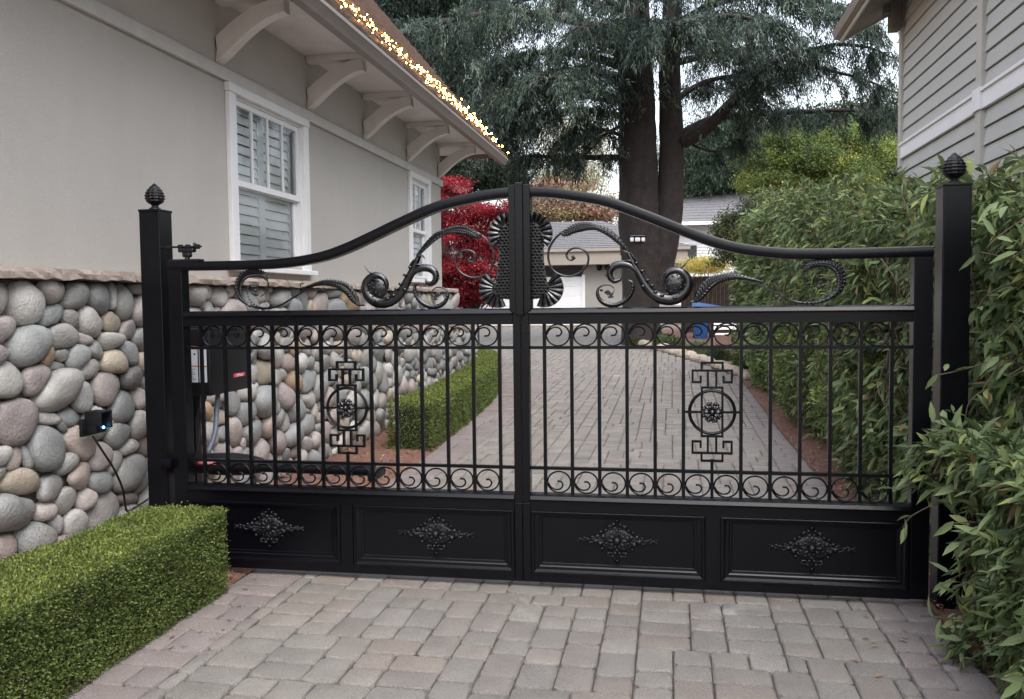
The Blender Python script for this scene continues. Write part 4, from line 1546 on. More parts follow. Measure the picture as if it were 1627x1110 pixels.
# far end of the hedge
n_ = 5000
p = np.stack([RG.uniform(2.1, 3.7, n_), 13.6 + RG.random(n_) * .3, RG.random(n_) * 3.2], 1)
parts.append(vine_leaves(p, np.tile([[0, 1, .1]], (n_, 1)), .12, False))
# near end by the post
n_ = 4500
p = np.stack([RG.uniform(2.35, 3.7, n_), .25 - RG.random(n_) * .25, RG.random(n_) * 2.05], 1)
parts.append(vine_leaves(p, np.tile([[0, -1, .1]], (n_, 1)), .115))
# finer yellow green growth low on the face
n_ = 9000
yq = RG.uniform(3.2, 12.5, n_); zq = RG.random(n_) * 1.25 + .1
p = np.stack([face(yq, zq) - .04, yq, zq], 1)
keep = np_noise(p, 1.6, 77) > -.05
p = p[keep]; n_ = len(p)
p[:, 0] += np_noise(p, 5, 78) * .10 + RG.random(n_) * .12
parts.append(small_leaves(p, rdir(n_, (-.4, 0, -.1), 1), rdir(n_, (-.5, 0, 1), 1), RG.uniform(.035, .07, n_), RG.uniform(.018, .032, n_), mixcols(n_, [(.19, .25, .06), (.13, .19, .05), (.26, .30, .09), (.07, .11, .035)], (4, 4, 1.5, 2))))
# shoots over the top
sh_t = []
for k in range(200):
    y = rnd.uniform(.3, 12); x = rnd.uniform(2.2, 3.6); z = float(topf(y)) - .05
    L = rnd.uniform(.12, .30) + .02 * y
    dx, dy = rnd.uniform(-.5, .3), rnd.uniform(-.4, .4)
    pts_ = [(x + dx * t * L, y + dy * t * L, z + L * (t - .35 * t * t)) for t in np.linspace(0, 1, 6)]
    sh_t.append(pts_)
sp = np.array([q for s_ in sh_t for q in s_ for _ in range(3)])
dsp = unit(RG.normal(size=sp.shape) * .8 + np.array([0, 0, .35]))
parts.append(long_leaves(sp, dsp, rdir(len(sp), (0, 0, 1), 1), RG.uniform(.07, .13, len(sp)), RG.uniform(.018, .034, len(sp)), mixcols(len(sp), VINE_PAL, (4, 2, 4, 1, 2, .3)), .25))
V, T, C = cat(parts)
tri_mesh('foliage', V, T, C, M['leaf'], vh)
b = MB()
for s_ in sh_t: b.tube(s_, .003, 4)
for k in range(190):
    y = rnd.uniform(.3, 9); z = rnd.uniform(0, 1.6); x = float(face(y, z)) + rnd.uniform(-.02, .12)
    pts_ = [(x + rnd.uniform(-.08, .08), y + t * rnd.uniform(-.3, .3), z + t * rnd.uniform(.2, .7)) for t in (0, .35, .7, 1)]
    b.tube(catmull(pts_, 3), .005, 4)
b.build('stems', M['twig'], vh)['kind'] = 'stuff'


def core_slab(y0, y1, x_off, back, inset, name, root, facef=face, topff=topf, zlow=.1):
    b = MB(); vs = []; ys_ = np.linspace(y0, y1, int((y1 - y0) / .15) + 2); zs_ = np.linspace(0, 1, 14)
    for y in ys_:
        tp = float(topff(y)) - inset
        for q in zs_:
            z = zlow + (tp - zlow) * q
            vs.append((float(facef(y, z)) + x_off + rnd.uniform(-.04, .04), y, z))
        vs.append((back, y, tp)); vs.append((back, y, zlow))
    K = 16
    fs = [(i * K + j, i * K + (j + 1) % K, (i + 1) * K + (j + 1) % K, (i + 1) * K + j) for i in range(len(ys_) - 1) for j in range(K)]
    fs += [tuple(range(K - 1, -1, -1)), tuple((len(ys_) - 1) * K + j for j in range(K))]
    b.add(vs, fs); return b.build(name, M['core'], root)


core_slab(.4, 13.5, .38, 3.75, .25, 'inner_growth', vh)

vf = empty('vine_hedge', (2.6, -1, 0), 'overgrown leafy vine hedge spilling forward past the right gate post', 'hedge', 'leafy vine hedges')
face2 = lambda y, z: np.where((z < .62) & (y > -.55), 2.30, 0) + np.where((z < .62) & (y > -.55), 0, 1) * np.where(z < .85, 2.02 + .25 * np.maximum(0, (z - .62)), 2.35 + 0 * z) + .03 * np.sin(y * 4) + .05 * np.maximum(0, .25 - z)
topf2 = lambda y: 1.98 + .06 * np.sin(y * 3)
parts = []
n_ = 21000
p, nr = hedge_profile_points(n_, -2.2, -.02, face2, topf2, 3.6, 41, .85)
p -= nr * (RG.random(n_) ** 1.3 * .2)[:, None]
parts.append(vine_leaves(p, nr, .092))
# bulge top
n_ = 5500
p = np.stack([RG.uniform(2.02, 2.5, n_), RG.uniform(-2.2, -.15, n_), .86 + RG.normal(size=n_) * .05], 1)
parts.append(vine_leaves(p, np.tile([[-.3, -.2, .9]], (n_, 1)), .095))
# end facing the camera side and the post
n_ = 3000
p = np.stack([RG.uniform(2.35, 3.5, n_), -.05 + RG.random(n_) * .3, RG.random(n_) ** .8 * 2.02], 1)
parts.append(vine_leaves(p, np.tile([[-.3, -.6, .2]], (n_, 1)), .12))
# loose runners reaching over the post and the gate
RUN = []
def runner(pts_, n, L):
    C_ = catmull(pts_, 6); RUN.append(C_)
    ii = RG.integers(1, len(C_), n)
    sp = np.array([C_[i] for i in ii]) + RG.normal(size=(n, 3)) * .008
    parts.append(long_leaves(sp, unit(RG.normal(size=(n, 3)) * .6 + np.array([-.25, -.2, -.45])), rdir(n, (0, -.3, 1), 1), RG.uniform(.8, 1.2, n) * L, RG.uniform(.8, 1.2, n) * L * .28, mixcols(n, VINE_PAL, (3, 1, 5, .5, 2, .2)), .15))
runner([(2.45, -.1, 1.30), (2.30, -.14, 1.25), (2.17, -.12, 1.20), (2.06, -.09, 1.17)], 7, .10)
runner([(2.45, -.12, 1.15), (2.28, -.16, 1.12), (2.19, -.15, 1.05), (2.17, -.14, .95), (2.13, -.13, .88)], 9, .11)
runner([(2.4, -.2, .85), (2.2, -.25, .80), (2.0, -.2, .70), (1.88, -.15, .62)], 12, .10)
runner([(2.3, -.3, .62), (2.05, -.3, .60), (1.92, -.25, .52), (1.88, -.22, .45)], 12, .10)
runner([(2.5, -.1, 1.55), (2.36, -.14, 1.60), (2.26, -.13, 1.55), (2.22, -.12, 1.48)], 10, .11)
runner([(2.5, -.1, 2.0), (2.44, -.12, 2.14), (2.42, -.14, 2.22)], 9, .10)
runner([(2.7, .1, 2.05), (2.64, .0, 2.22), (2.52, -.06, 2.28)], 9, .10)
runner([(2.35, -.5, .3), (2.12, -.5, .34), (1.98, -.48, .26)], 10, .10)
for k in range(50):
    y = rnd.uniform(-1.6, -.1); z = rnd.uniform(.15, 2.1); x = float(face2(y, z))
    runner([(x + .12, y, z), (x + .02, y + rnd.uniform(-.08, .08), z + rnd.uniform(-.02, .08)), (x - rnd.uniform(.03, .12), y + rnd.uniform(-.12, .12), z + rnd.uniform(-.1, .08))], 5, .10)
V, T, C = cat(parts)
tri_mesh('foliage', V, T, C, M['leaf'], vf)
b = MB()
for s_ in RUN: b.tube(s_, .0032, 4)
b.build('stems', M['twig'], vf)['kind'] = 'stuff'
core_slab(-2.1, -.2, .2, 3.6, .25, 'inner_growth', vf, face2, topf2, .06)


# ------------------------------------------------------------------ trees
def limb(b, pts_, r0, r1, n=7):
    C_ = catmull(pts_, 5)
    k = len(C_)
    b.tube(C_, [r0 + (r1 - r0) * i / (k - 1) for i in range(k)], n)
    return C_


def needle_sprays(org, d, L, K, tl, tw, pal, wts, droop=.5, spread=.12):
    """sprays of slim needle tufts along drooping twigs"""
    n = len(org)
    t = (np.arange(K) + .5) / K
    d = unit(d)
    pos = org[:, None, :] + d[:, None, :] * (L[:, None] * t[None])[:, :, None]
    pos[:, :, 2] -= (L[:, None] * droop * t[None] ** 2)
    sc_ = spread * (1.15 - .7 * t)[None, :, None] * L[:, None, None]
    pos = pos + RG.normal(size=pos.shape) * sc_ * np.array([1, 1, .5])
    dd = unit(d[:, None, :] * .6 + RG.normal(size=pos.shape) * .45 + np.array([0, 0, -.75]))
    c = mixcols(n, pal, wts, .25)
    c = np.repeat(c, K, 0) * (1 + RG.uniform(-.15, .15, (n * K, 1)))
    pos = pos.reshape(-1, 3); dd = dd.reshape(-1, 3)
    m_ = len(pos)
    Ls = RG.uniform(.6, 1.3, m_) * tl
    side = unit(np.cross(dd, rdir(m_)))
    V = np.stack([pos - side * tw * .5, pos + side * tw * .5, pos + dd * Ls[:, None]], 1).reshape(-1, 3)
    T = np.arange(m_ * 3).reshape(-1, 3)
    return V, T, np.repeat(c, 3, 0)


CED_PAL = [(.058, .085, .068), (.036, .054, .044), (.125, .160, .135), (.018, .028, .023), (.095, .118, .068)]
cedar = empty('cedar_tree', tuple(at(1025, 540, 21.0))[:2] + (gz(21),), 'huge twin trunked blue green cedar with drooping branches behind the gate', 'tree')
b = MB()
TY = 21.0
def tp_(px, py, Y=TY): 
    p = at(px, py, Y); return (p.x, p.y, p.z)
tl_ = [tp_(1021, 560), tp_(1019, 500), tp_(1020, 430), tp_(1017, 360), tp_(1016, 300), tp_(1013, 220), tp_(1010, 120), tp_(1006, -20), tp_(1002, -160)]
rl_ = [.64, .50, .57, .60, .55, .53, .49, .40, .31]
C_ = catmull(tl_, 6); b.tube(C_, np.interp(np.linspace(0, 1, len(C_)), np.linspace(0, 1, len(rl_)), rl_), 56, sx=1.0)
tr_ = [tp_(1034, 470, TY + .1), tp_(1048, 400, TY + .1), tp_(1062, 340, TY + .1), tp_(1066, 280, TY + .1), tp_(1067, 200, TY + .1), tp_(1064, 120, TY + .1), tp_(1068, 0, TY + .1), tp_(1075, -120, TY + .1)]
rr_ = [.42, .48, .40, .34, .335, .31, .27, .2]
C_ = catmull(tr_, 6); b.tube(C_, np.interp(np.linspace(0, 1, len(C_)), np.linspace(0, 1, len(rr_)), rr_), 44)
# knobbly bark: push ring vertices
_tv = np.array(b.v)
_q = np_noise(_tv * np.array([1, 1, .22]), 7, 5) * .04 + np_noise(_tv * np.array([1, 1, .10]), 26, 6) * .035
_tv[:, 0] += _q; _tv[:, 1] -= _q * .8
b.v = [tuple(v) for v in _tv]
b.build('trunk', M['bark'], cedar, smooth='all')
b = MB()
limbs = []
def cl(pts_, r0, r1, dens=1.0, hang=1.0):
    P3 = [tp_(*p) for p in pts_]
    limbs.append((limb(b, P3, r0, r1, 7), dens, hang))
# named big limbs (px, py, depth)
cl([(1085, 225, 21), (1120, 205, 20.8), (1160, 165, 20.5), (1200, 125, 20), (1250, 90, 19.5), (1330, 70, 19)], .22, .05, 1.1)
cl([(1080, 215, 21), (1130, 190, 21.5), (1190, 182, 21.5), (1260, 178, 21.5), (1340, 175, 21), (1400, 178, 21)], .14, .03, .95, .6)
cl([(990, 250, 21), (950, 250, 20.5), (900, 250, 20), (850, 248, 19.5), (828, 250, 19.3)], .10, .03, 1.0, .55)
cl([(988, 160, 21), (930, 150, 20), (860, 150, 19), (800, 165, 18.5), (750, 190, 18)], .15, .03, 1.3)
cl([(990, 105, 21), (920, 85, 19.5), (840, 85, 18.5), (760, 105, 18)], .14, .03, 1.4)
cl([(990, 60, 21), (900, 30, 19), (800, 20, 18), (700, 35, 17.5), (640, 60, 17.5)], .14, .03, 1.1)
cl([(1010, 80, 20.8), (990, 55, 19.5), (960, 40, 18), (940, 45, 16.8)], .12, .03, 1.5)
cl([(1020, 70, 20.8), (1040, 45, 19.2), (1060, 35, 17.8), (1080, 40, 16.5)], .12, .03, 1.5)
cl([(1070, 60, 20.8), (1110, 35, 19.5), (1160, 25, 18), (1220, 35, 17)], .12, .03, 1.5)
cl([(1070, 40, 21), (1150, 0, 20), (1240, -10, 19), (1330, 10, 18.5), (1390, 40, 18)], .13, .03, 1.3)
cl([(1070, 100, 21.3), (1140, 85, 22.5), (1220, 75, 23.5), (1300, 85, 24)], .12, .03, 1.2)
cl([(1070, 160, 21.3), (1120, 130, 22.5), (1180, 120, 23.5), (1240, 125, 24.5)], .10, .03, 1.0, .8)
cl([(1000, 30, 21), (930, -30, 20), (860, -50, 19), (780, -40, 18)], .13, .03, 1.2)
cl([(1020, 20, 20.8), (1030, -40, 19), (1040, -60, 17), (1045, -50, 15.5)], .12, .03, 1.3)
cl([(1070, 0, 21), (1160, -70, 20), (1280, -80, 19), (1420, -30, 18)], .13, .03, 1.1)
cl([(1250, 92, 19.5), (1310, 110, 19.2), (1370, 125, 19), (1430, 150, 18.8)], .06, .02, .6, .45)
cl([(1330, 70, 19), (1380, 75, 19), (1425, 95, 19)], .05, .02, .8, .5)
cl([(1090, 225, 21), (1130, 240, 21.8), (1165, 232, 22)], .05, .02, .6, .45)
cl([(988, 185, 21), (940, 175, 20), (880, 178, 19.2), (820, 195, 18.8), (770, 215, 18.5)], .10, .03, 1.3, 1.1)
cl([(990, 130, 21), (950, 115, 19.5), (905, 112, 18), (870, 125, 17)], .10, .03, 1.5, 1.2)
cl([(988, 215, 21), (955, 205, 20.3), (915, 210, 19.8), (880, 222, 19.4)], .06, .02, 1.0, .8)
cl([(985, 200, 21), (960, 215, 20.3), (925, 250, 19.8), (895, 262, 19.6)], .05, .02, .4, .3)
cl([(985, 120, 21.5), (900, 110, 23), (820, 130, 24.5), (740, 170, 25.5)], .10, .03, .9, .9)
cl([(985, 20, 21.5), (900, -10, 23), (800, 10, 25), (700, 60, 26)], .10, .03, .7)
b2parts = []
orgs, dirs, Ls_ = [], [], []
tr2 = random.Random(12)
for C_, dens, hang in limbs:
    k = len(C_)
    total = sum((C_[i + 1] - C_[i]).length for i in range(k - 1))
    nside = int(total * 5.0 * dens)
    for q in range(nside):
        t = tr2.random() ** .75 * .94 + .06
        i = min(int(t * (k - 1)), k - 2)
        p = C_[i].lerp(C_[i + 1], tr2.random())
        ax = (C_[i + 1] - C_[i]).normalized()
        sd = ax.cross(Vector((0, 0, 1)))
        if sd.length < .1: sd = Vector((1, 0, 0))
        sd.normalize(); sd *= tr2.choice((-1, 1))
        L = tr2.uniform(.5, 1.7) * (1.1 - .5 * t) * (.6 + .4 * hang)
        dr_ = (sd * tr2.uniform(.5, 1.1) + ax * tr2.uniform(.1, .8) + Vector((0, 0, tr2.uniform(-.1, .25)))).normalized()
        e = p + dr_ * L
        mid = p + dr_ * L * .5 + Vector((0, 0, .06 * L))
        end = e - Vector((0, 0, .25 * L))
        if tr2.random() < .5: b.tube([p, mid, end], [.022, .014, .006], 4)
        # hanging sprays along the side branch
        ns = int(L * 8) + 4
        for m_ in range(ns):
            u = (m_ + tr2.random()) / ns
            o_ = p.lerp(mid, u * 2) if u < .5 else mid.lerp(end, u * 2 - 1)
            orgs.append(tuple(o_))
            hv = dr_ * tr2.uniform(.2, .9) + Vector((tr2.uniform(-.5, .5), tr2.uniform(-.5, .5), tr2.uniform(-1.0, -.1)))
            dirs.append(tuple(hv)); Ls_.append(tr2.uniform(.35, .95) * (.45 + .55 * hang))
orgs = np.array(orgs); dirs = np.array(dirs); Ls_ = np.array(Ls_)
b.build('branches', M['bark'], cedar, smooth='all')
V, T, C = needle_sprays(orgs, dirs, Ls_, 28, .15, .03, CED_PAL, (4, 4, 2.2, 3, 1), .35, .13)
tri_mesh('crown', V, T, C, M['needle'], cedar)
print('cedar sprays', len(orgs))
# small white lamp strapped to the trunk
lf = empty('trunk_lamp', tp_(1012, 380, 20.3), 'small white three part lamp strapped to the dark cedar trunk', 'lamp')
b = MB()
for px_, w_ in ((1004, .10), (1013, .14), (1022, .10)):
    q = Vector(tp_(px_, 380, 20.3)); b.bbox((q.x - w_ / 2, q.y - .05, q.z - .06), (q.x + w_ / 2, q.y + .06, q.z + .05), .02)
b.build('lamp_head', M['white'], lf, smooth=True)
b = MB(); q = Vector(tp_(1013, 374, 20.36)); b.bbox((q.x - .2, q.y, q.z - .01), (q.x + .2, q.y + .04, q.z + .01), .004); b.build('bar', M['metal'], lf)


def blob_tree(name, label, cat_, base, trunk_pts, r0, blobs, n, L, pal, wts, mtl='leaf', group=None, kind_needle=False, clump=.35, branches=True):
    root = empty(name, base, label, cat_, group)
    b = MB()
    if trunk_pts: limb(b, [base] + trunk_pts, r0, r0 * .35, 9)
    org = Vector(trunk_pts[0]) if trunk_pts else Vector(base)
    for (c, s) in blobs:
        if branches:
            c_ = Vector(c); m_ = org.lerp(c_, .5) + Vector((0, 0, -.05 * (c_ - org).length))
            limb(b, [tuple(org), tuple(m_), tuple(c_)], r0 * .35, r0 * .06, 5)
    if b.v: b.build('trunk', M['bark'], root, smooth='all')
    vol = np.array([s[0] * s[1] * s[2] for c, s in blobs]) ** .75
    k = RG.choice(len(blobs), n, p=vol / vol.sum())
    cen = np.array([c for c, s in blobs])[k]; siz = np.array([s for c, s in blobs])[k]
    # sub-clumps inside each blob
    nsub = max(10, int(n / 260))
    subk = RG.choice(len(blobs), nsub, p=vol / vol.sum())
    sd_ = unit(RG.normal(size=(nsub, 3))) * (RG.random((nsub, 1)) ** .4)
    subc = np.array([c for c, s in blobs])[subk] + sd_ * np.array([s for c, s in blobs])[subk]
    pick = RG.integers(0, nsub, n)
    sm = np.array([s for c, s in blobs])[subk][pick]
    pos = subc[pick] + RG.normal(size=(n, 3)) * sm * clump * np.array([1, 1, .7])
    cv = (mixcols(nsub, pal, wts, .25)[pick]) * (1 + RG.uniform(-.2, .2, (n, 1)))
    if kind_needle:
        V, T, C = needle_sprays(pos[::10], rdir(len(pos[::10]), (0, 0, -.6), 1), np.full(len(pos[::10]), L * 3), 10, L, L * .22, pal, wts, .3, .2)
    else:
        Ls = RG.uniform(.6, 1.3, n) * L
        V, T, C = small_leaves(pos, rdir(n, (0, 0, -.5), .5), rdir(n, (0, 0, 1), .7), Ls, Ls * .6, cv)
    tri_mesh('crown', V, T, C, M[mtl], root)
    return root


def B(px, py, Y, sx, sy=None, sz=None):
    p = at(px, py, Y); return ((p.x, p.y, p.z), (sx, sy or sx, sz or sx))


DARK = [(.028, .045, .034), (.042, .062, .045), (.018, .028, .022), (.06, .08, .055)]
# evergreens behind the left house
p0 = at(705, 420, 30)
blob_tree('pine_tree', 'tall dark evergreen rising behind the stucco house roof', 'tree', (p0.x, 30, gz(30)), [(p0.x, 30, 6), (p0.x + .2, 30, 16)], .35,
          [B(640, 20, 30, 1.5, 1.5, 1.0), B(700, 70, 30, 1.7, 1.7, 1.1), B(745, 100, 30, 1.3, 1.5, 1.2), B(690, 0, 30, 1.8, 1.8, 1.0), B(760, 40, 30, 1.3, 1.4, .8), B(720, 150, 30, 1.2, 1.3, .9), B(790, 170, 30, 1.2, 1.3, 1.0),
           B(760, 210, 30, 1.3, 1.4, 1.0), B(800, 240, 30, .9, 1, .8), B(720, -50, 30, 2, 2, 1.2), B(625, -40, 30, 1.5, 1.6, 1)], 90000, .2, DARK, (4, 3, 3, 1), 'needle', 'dark evergreens behind the houses', True, .28)
p0 = at(745, 420, 22)
blob_tree('evergreen_tree', 'dull green evergreen low behind the end of the stucco house', 'tree', (p0.x, 22, gz(22)), [(p0.x, 22, 2.5), (p0.x, 22, 4.6)], .18,
          [B(730, 275, 22, .8, .8, .5), B(765, 285, 22, .9, .8, .45), B(800, 290, 22, .7, .8, .5), B(715, 290, 22, .7, .7, .5)], 22000, .11, [(.04, .06, .035), (.06, .08, .045), (.025, .04, .025)], (3, 2, 2), 'leaf', 'dark evergreens behind the houses', False, .3)
p0 = at(1130, 420, 38)
blob_tree('pine_tree', 'dark green conifer standing behind the neighbour roof right of the cedar', 'tree', (p0.x, 46, gz(46)), [(p0.x, 46, 5), (p0.x + .2, 46, 12)], .3,
          [B(1120, 250, 46, 2.4, 1.5, 1.6), B(1155, 225, 46, 1.9, 1.5, 1.8), B(1195, 215, 46, 2.0, 1.5, 2.0), B(1105, 285, 46, 1.2, 1.2, .7), B(1150, 275, 46, 2.4, 1.5, .8)], 60000, .22, [(.045, .07, .045), (.06, .09, .055), (.03, .045, .03)], (3, 2, 2), 'needle', 'dark evergreens behind the houses', True, .35)
p0 = at(1390, 420, 30)
blob_tree('evergreen_tree', 'dark drooping evergreen filling behind the right house corner', 'tree', (p0.x, 33, gz(33)), [(p0.x, 33, 5), (p0.x, 33, 9)], .3,
          [B(1300, 215, 33, 1.6, 1.3, .9), B(1360, 205, 33, 1.6, 1.3, 1.0), B(1400, 240, 33, 1.3, 1.3, 1.6), B(1330, 260, 33, 1.7, 1.3, .9), B(1400, 200, 33, 1.0, 1.3, .6)], 60000, .15, [(.03, .05, .03), (.05, .075, .04), (.075, .105, .05)], (3, 3, 2), 'leaf', 'dark evergreens behind the houses', False, .32)
# yellow-green trees
p0 = at(1250, 420, 25)
blob_tree('maple_tree', 'yellow green leafy tree above the vine hedge', 'tree', (p0.x, 25, gz(25)), [(p0.x, 25, 2.6), (p0.x + .2, 25, 4.5)], .14,
          [B(1212, 258, 25, .6, .8, .35), B(1250, 228, 25, .6, .8, .40), B(1300, 255, 24, .7, .9, .4), B(1222, 292, 24, .7, .9, .35), B(1285, 295, 25, .8, .9, .4), B(1345, 285, 24, .7, .9, .5), B(1192, 285, 25, .35, .6, .25), B(1335, 222, 25.5, .55, .8, .4), B(1390, 245, 25, .6, .8, .6), B(1270, 262, 26, .5, .8, .3)],
          95000, .075, [(.22, .28, .07), (.16, .215, .06), (.10, .145, .045), (.42, .38, .07), (.06, .09, .035)], (4, 4, 2, .7, 1.2), clump=.4)
p0 = at(1215, 480, 19)
blob_tree('garden_shrub', 'loose brownish green shrub leaning over the fence at the hedge end', 'shrub', (p0.x, 19, gz(19)), [(p0.x, 19, 1.6), (p0.x, 19, 2.6)], .05,
          [B(1220, 340, 19, .7, .7, .45), B(1190, 390, 19, .6, .7, .55), B(1170, 350, 19, .45, .5, .4), B(1215, 400, 19, .6, .6, .5), B(1160, 410, 19, .45, .5, .35), B(1250, 320, 19, .6, .6, .3), B(1150, 370, 19, .4, .5, .4), B(1195, 440, 19, .5, .5, .45), B(1185, 480, 19, .35, .5, .35)],
          30000, .065, [(.085, .11, .045), (.12, .13, .06), (.05, .07, .035), (.16, .11, .06)], (4, 3, 3, 1.2), clump=.32)
# autumn trees far behind the garage
p0 = at(905, 420, 48)
blob_tree('autumn_tree', 'thin orange and tan autumn tree far behind the garage', 'tree', (p0.x, 48, gz(48)), [(p0.x, 48, 4), (p0.x, 48, 9)], .22,
          [B(860, 330, 48, 1.6, 1.5, .8), B(905, 335, 48, 1.8, 1.5, .8), B(955, 335, 48, 1.5, 1.5, .8), B(880, 300, 48, 1.6, 1.5, .6), B(850, 305, 48, 1.0, 1.3, .6)], 26000, .17,
          [(.36, .22, .15), (.30, .22, .15), (.42, .31, .22), (.24, .21, .10), (.33, .17, .10)], (3, 3, 2, 1, 2), clump=.3)
p0 = at(930, 420, 55)
blob_tree('autumn_tree', 'pale straw coloured wispy tree showing left of the cedar trunks', 'tree', (p0.x, 55, gz(55)), [(p0.x, 55, 5), (p0.x, 55, 14)], .25,
          [B(880, 240, 55, 1.7, 1.5, 2.0), B(930, 225, 55, 1.5, 1.5, 2.4), B(960, 280, 55, 1.3, 1.5, 1.6), B(870, 285, 55, 1.4, 1.5, .8), B(915, 290, 55, 1.4, 1.5, .8)], 17000, .15,
          [(.42, .40, .26), (.36, .30, .17), (.5, .46, .34), (.3, .27, .12)], (3, 3, 2, 2), clump=.42)
# red japanese maple behind the house corner
p0 = at(765, 560, 13.5)
blob_tree('japanese_maple', 'crimson japanese maple at the far corner of the stucco house', 'tree', (p0.x - .1, 13.5, gz(13.5)), [(p0.x - .1, 13.5, 1.2), (p0.x - .2, 13.5, 2.6)], .07,
          [B(720, 320, 13.5, .45, .6, .25), B(755, 345, 13.5, .5, .6, .3), B(790, 335, 13.5, .4, .5, .25), B(730, 375, 13.5, .45, .6, .3), B(775, 385, 13.5, .45, .6, .3), B(720, 420, 13.5, .4, .6, .28), B(765, 430, 13.5, .45, .6, .3),
           B(740, 465, 13.5, .40, .6, .26), B(785, 470, 13.5, .35, .5, .26), B(803, 400, 13.5, .3, .5, .3), B(720, 300, 13.5, .35, .5, .2), B(720, 470, 13.5, .4, .5, .2), B(700, 350, 13.9, .4, .5, .4), B(700, 440, 13.9, .4, .5, .4)],
          70000, .046, [(.30, .02, .032), (.21, .014, .023), (.40, .06, .075), (.10, .008, .014), (.42, .12, .12)], (4, 4, 2, 2, .5), clump=.30)

# ------------------------------------------------------------------ garage at the end of the drive
gar = empty('garage', (-3, 35, gz(33)), 'low beige garage with white door and grey shingle roof at the end of the drive', 'garage')
g0 = gz(33.0)
xl, xr = -9.0, .9
b = MB(); b.box((-2.95, 33, g0 - .1), (xr, 40, 3.05)); b.box((xl, 33.3, 2.6), (-2.95, 40, 3.05)); b.box((xl, 33, g0 - .1), (-8.2, 40, 3.05)); b.build('wall', M['gar_wall'], gar)
b = MB()
for k in range(5):
    b.bbox((-8.15, 33.02, g0 + .01 + k * .42), (-3.0, 33.06, g0 + .01 + k * .42 + .415), .012)
b.build('garage_door', M['white'], gar)
b = MB(); b.box((-8.2, 33.2, 2.55), (-2.95, 33.25, 3.0)); b.build('door_recess', M['dark_room'], gar)
b = MB(); b.bbox((-3.0, 32.97, g0), (-2.87, 33.0, 2.66), .004); b.build('door_trim', M['white'], gar)
b = MB(); b.bbox((xl - .6, 32.4, 3.06), (xr + .55, 32.44, 3.72), .01); b.bbox((xr + .51, 32.4, 3.06), (xr + .55, 41, 3.72), .01)
b.box((xl - .6, 32.44, 3.06), (xr + .51, 41, 3.10)); b.build('fascia', M['gar_trim'], gar)
b = MB(); b.bbox((xl - .6, 32.30, 3.60), (xr + .65, 32.42, 3.76), .02); b.build('gutter', M['gar_trim'], gar)
b = MB()
vs = [(xl - .7, 32.3, 3.74), (xr + .65, 32.3, 3.74), (xr + .65, 41, 3.74), (xl - .7, 41, 3.74), (xl + 3.4, 36.6, 5.25), (xr - 3.4, 36.6, 5.25)]
b.add(vs, [(0, 1, 5, 4), (1, 2, 5), (2, 3, 4, 5), (3, 0, 4)])
rows_ = 16
for k in range(rows_):   # shingle courses on the front slope and the hip
    t0, t1 = k / rows_, (k + .92) / rows_
    lerp = lambda a, c, t: tuple(a[i] + (c[i] - a[i]) * t for i in range(3))
    A0, A1 = lerp(vs[0], vs[4], t0), lerp(vs[1], vs[5], t0); B0, B1 = lerp(vs[0], vs[4], t1), lerp(vs[1], vs[5], t1)
    up3 = lambda p, d_: (p[0], p[1], p[2] + d_)
    b.add([up3(A0, .035), up3(A1, .035), up3(B1, .008), up3(B0, .008), A0, A1], [(0, 1, 2, 3), (4, 5, 1, 0)])
b.build('roof', M['shingle'], gar)
for px_, nm in ((952, 0), (965, 1)):
    q = at(px_, 424, 32.85)
    ln = empty('wall_lantern', (q.x, 32.9, q.z), ['black wall lantern nearer the garage door', 'black wall lantern nearer the cedar trunk'][nm], 'lantern', 'lanterns on the garage wall')
    b = MB(); b.tube([(q.x, 32.85, q.z - .16), (q.x, 32.85, q.z - .12), (q.x, 32.85, q.z + .1), (q.x, 32.85, q.z + .16), (q.x, 32.85, q.z + .26)], [.03, .10, .13, .07, .012], 8)
    b.build('lantern_body', M['black'], ln); b = MB(); b.box((q.x - .03, 32.85, q.z - .02), (q.x + .03, 33, q.z + .04)); b.build('bracket', M['black'], ln)

# neighbour's white house behind
nh = empty('white_house', (3, 46, gz(42)), 'white clapboard house with grey roof behind the cedar trunks', 'house')
q0, q1 = at(1060, 352, 43), at(1260, 346, 43)
zt = q0.z
b = MB(); b.box((q0.x, 43, gz(43) - .1), (q1.x + 3, 52, zt)); b.build('wall', M['band'], nh)
b = MB()
for k in range(26):
    z = zt - .02 - k * .17
    b.add([(q0.x - .01, 42.94, z - .17), (q1.x + 3, 42.94, z - .17), (q1.x + 3, 42.98, z), (q0.x - .01, 42.98, z), (q0.x - .01, 42.985, z - .17), (q1.x + 3, 42.985, z - .17)], [(0, 1, 2, 3), (0, 4, 5, 1)])
b.build('siding', M['white'], nh)
rt = at(1060, 296, 47.5).z
b = MB()
vs = [(q0.x - .6, 42.2, zt - .1), (q1.x + 3.5, 42.2, zt - .1), (q1.x + 3.5, 47.5, rt), (q0.x - .6, 47.5, rt), (q0.x - .6, 53, zt), (q1.x + 3.5, 53, zt)]
b.add(vs, [(0, 1, 2, 3), (3, 2, 5, 4), (0, 3, 4), (1, 5, 2)])
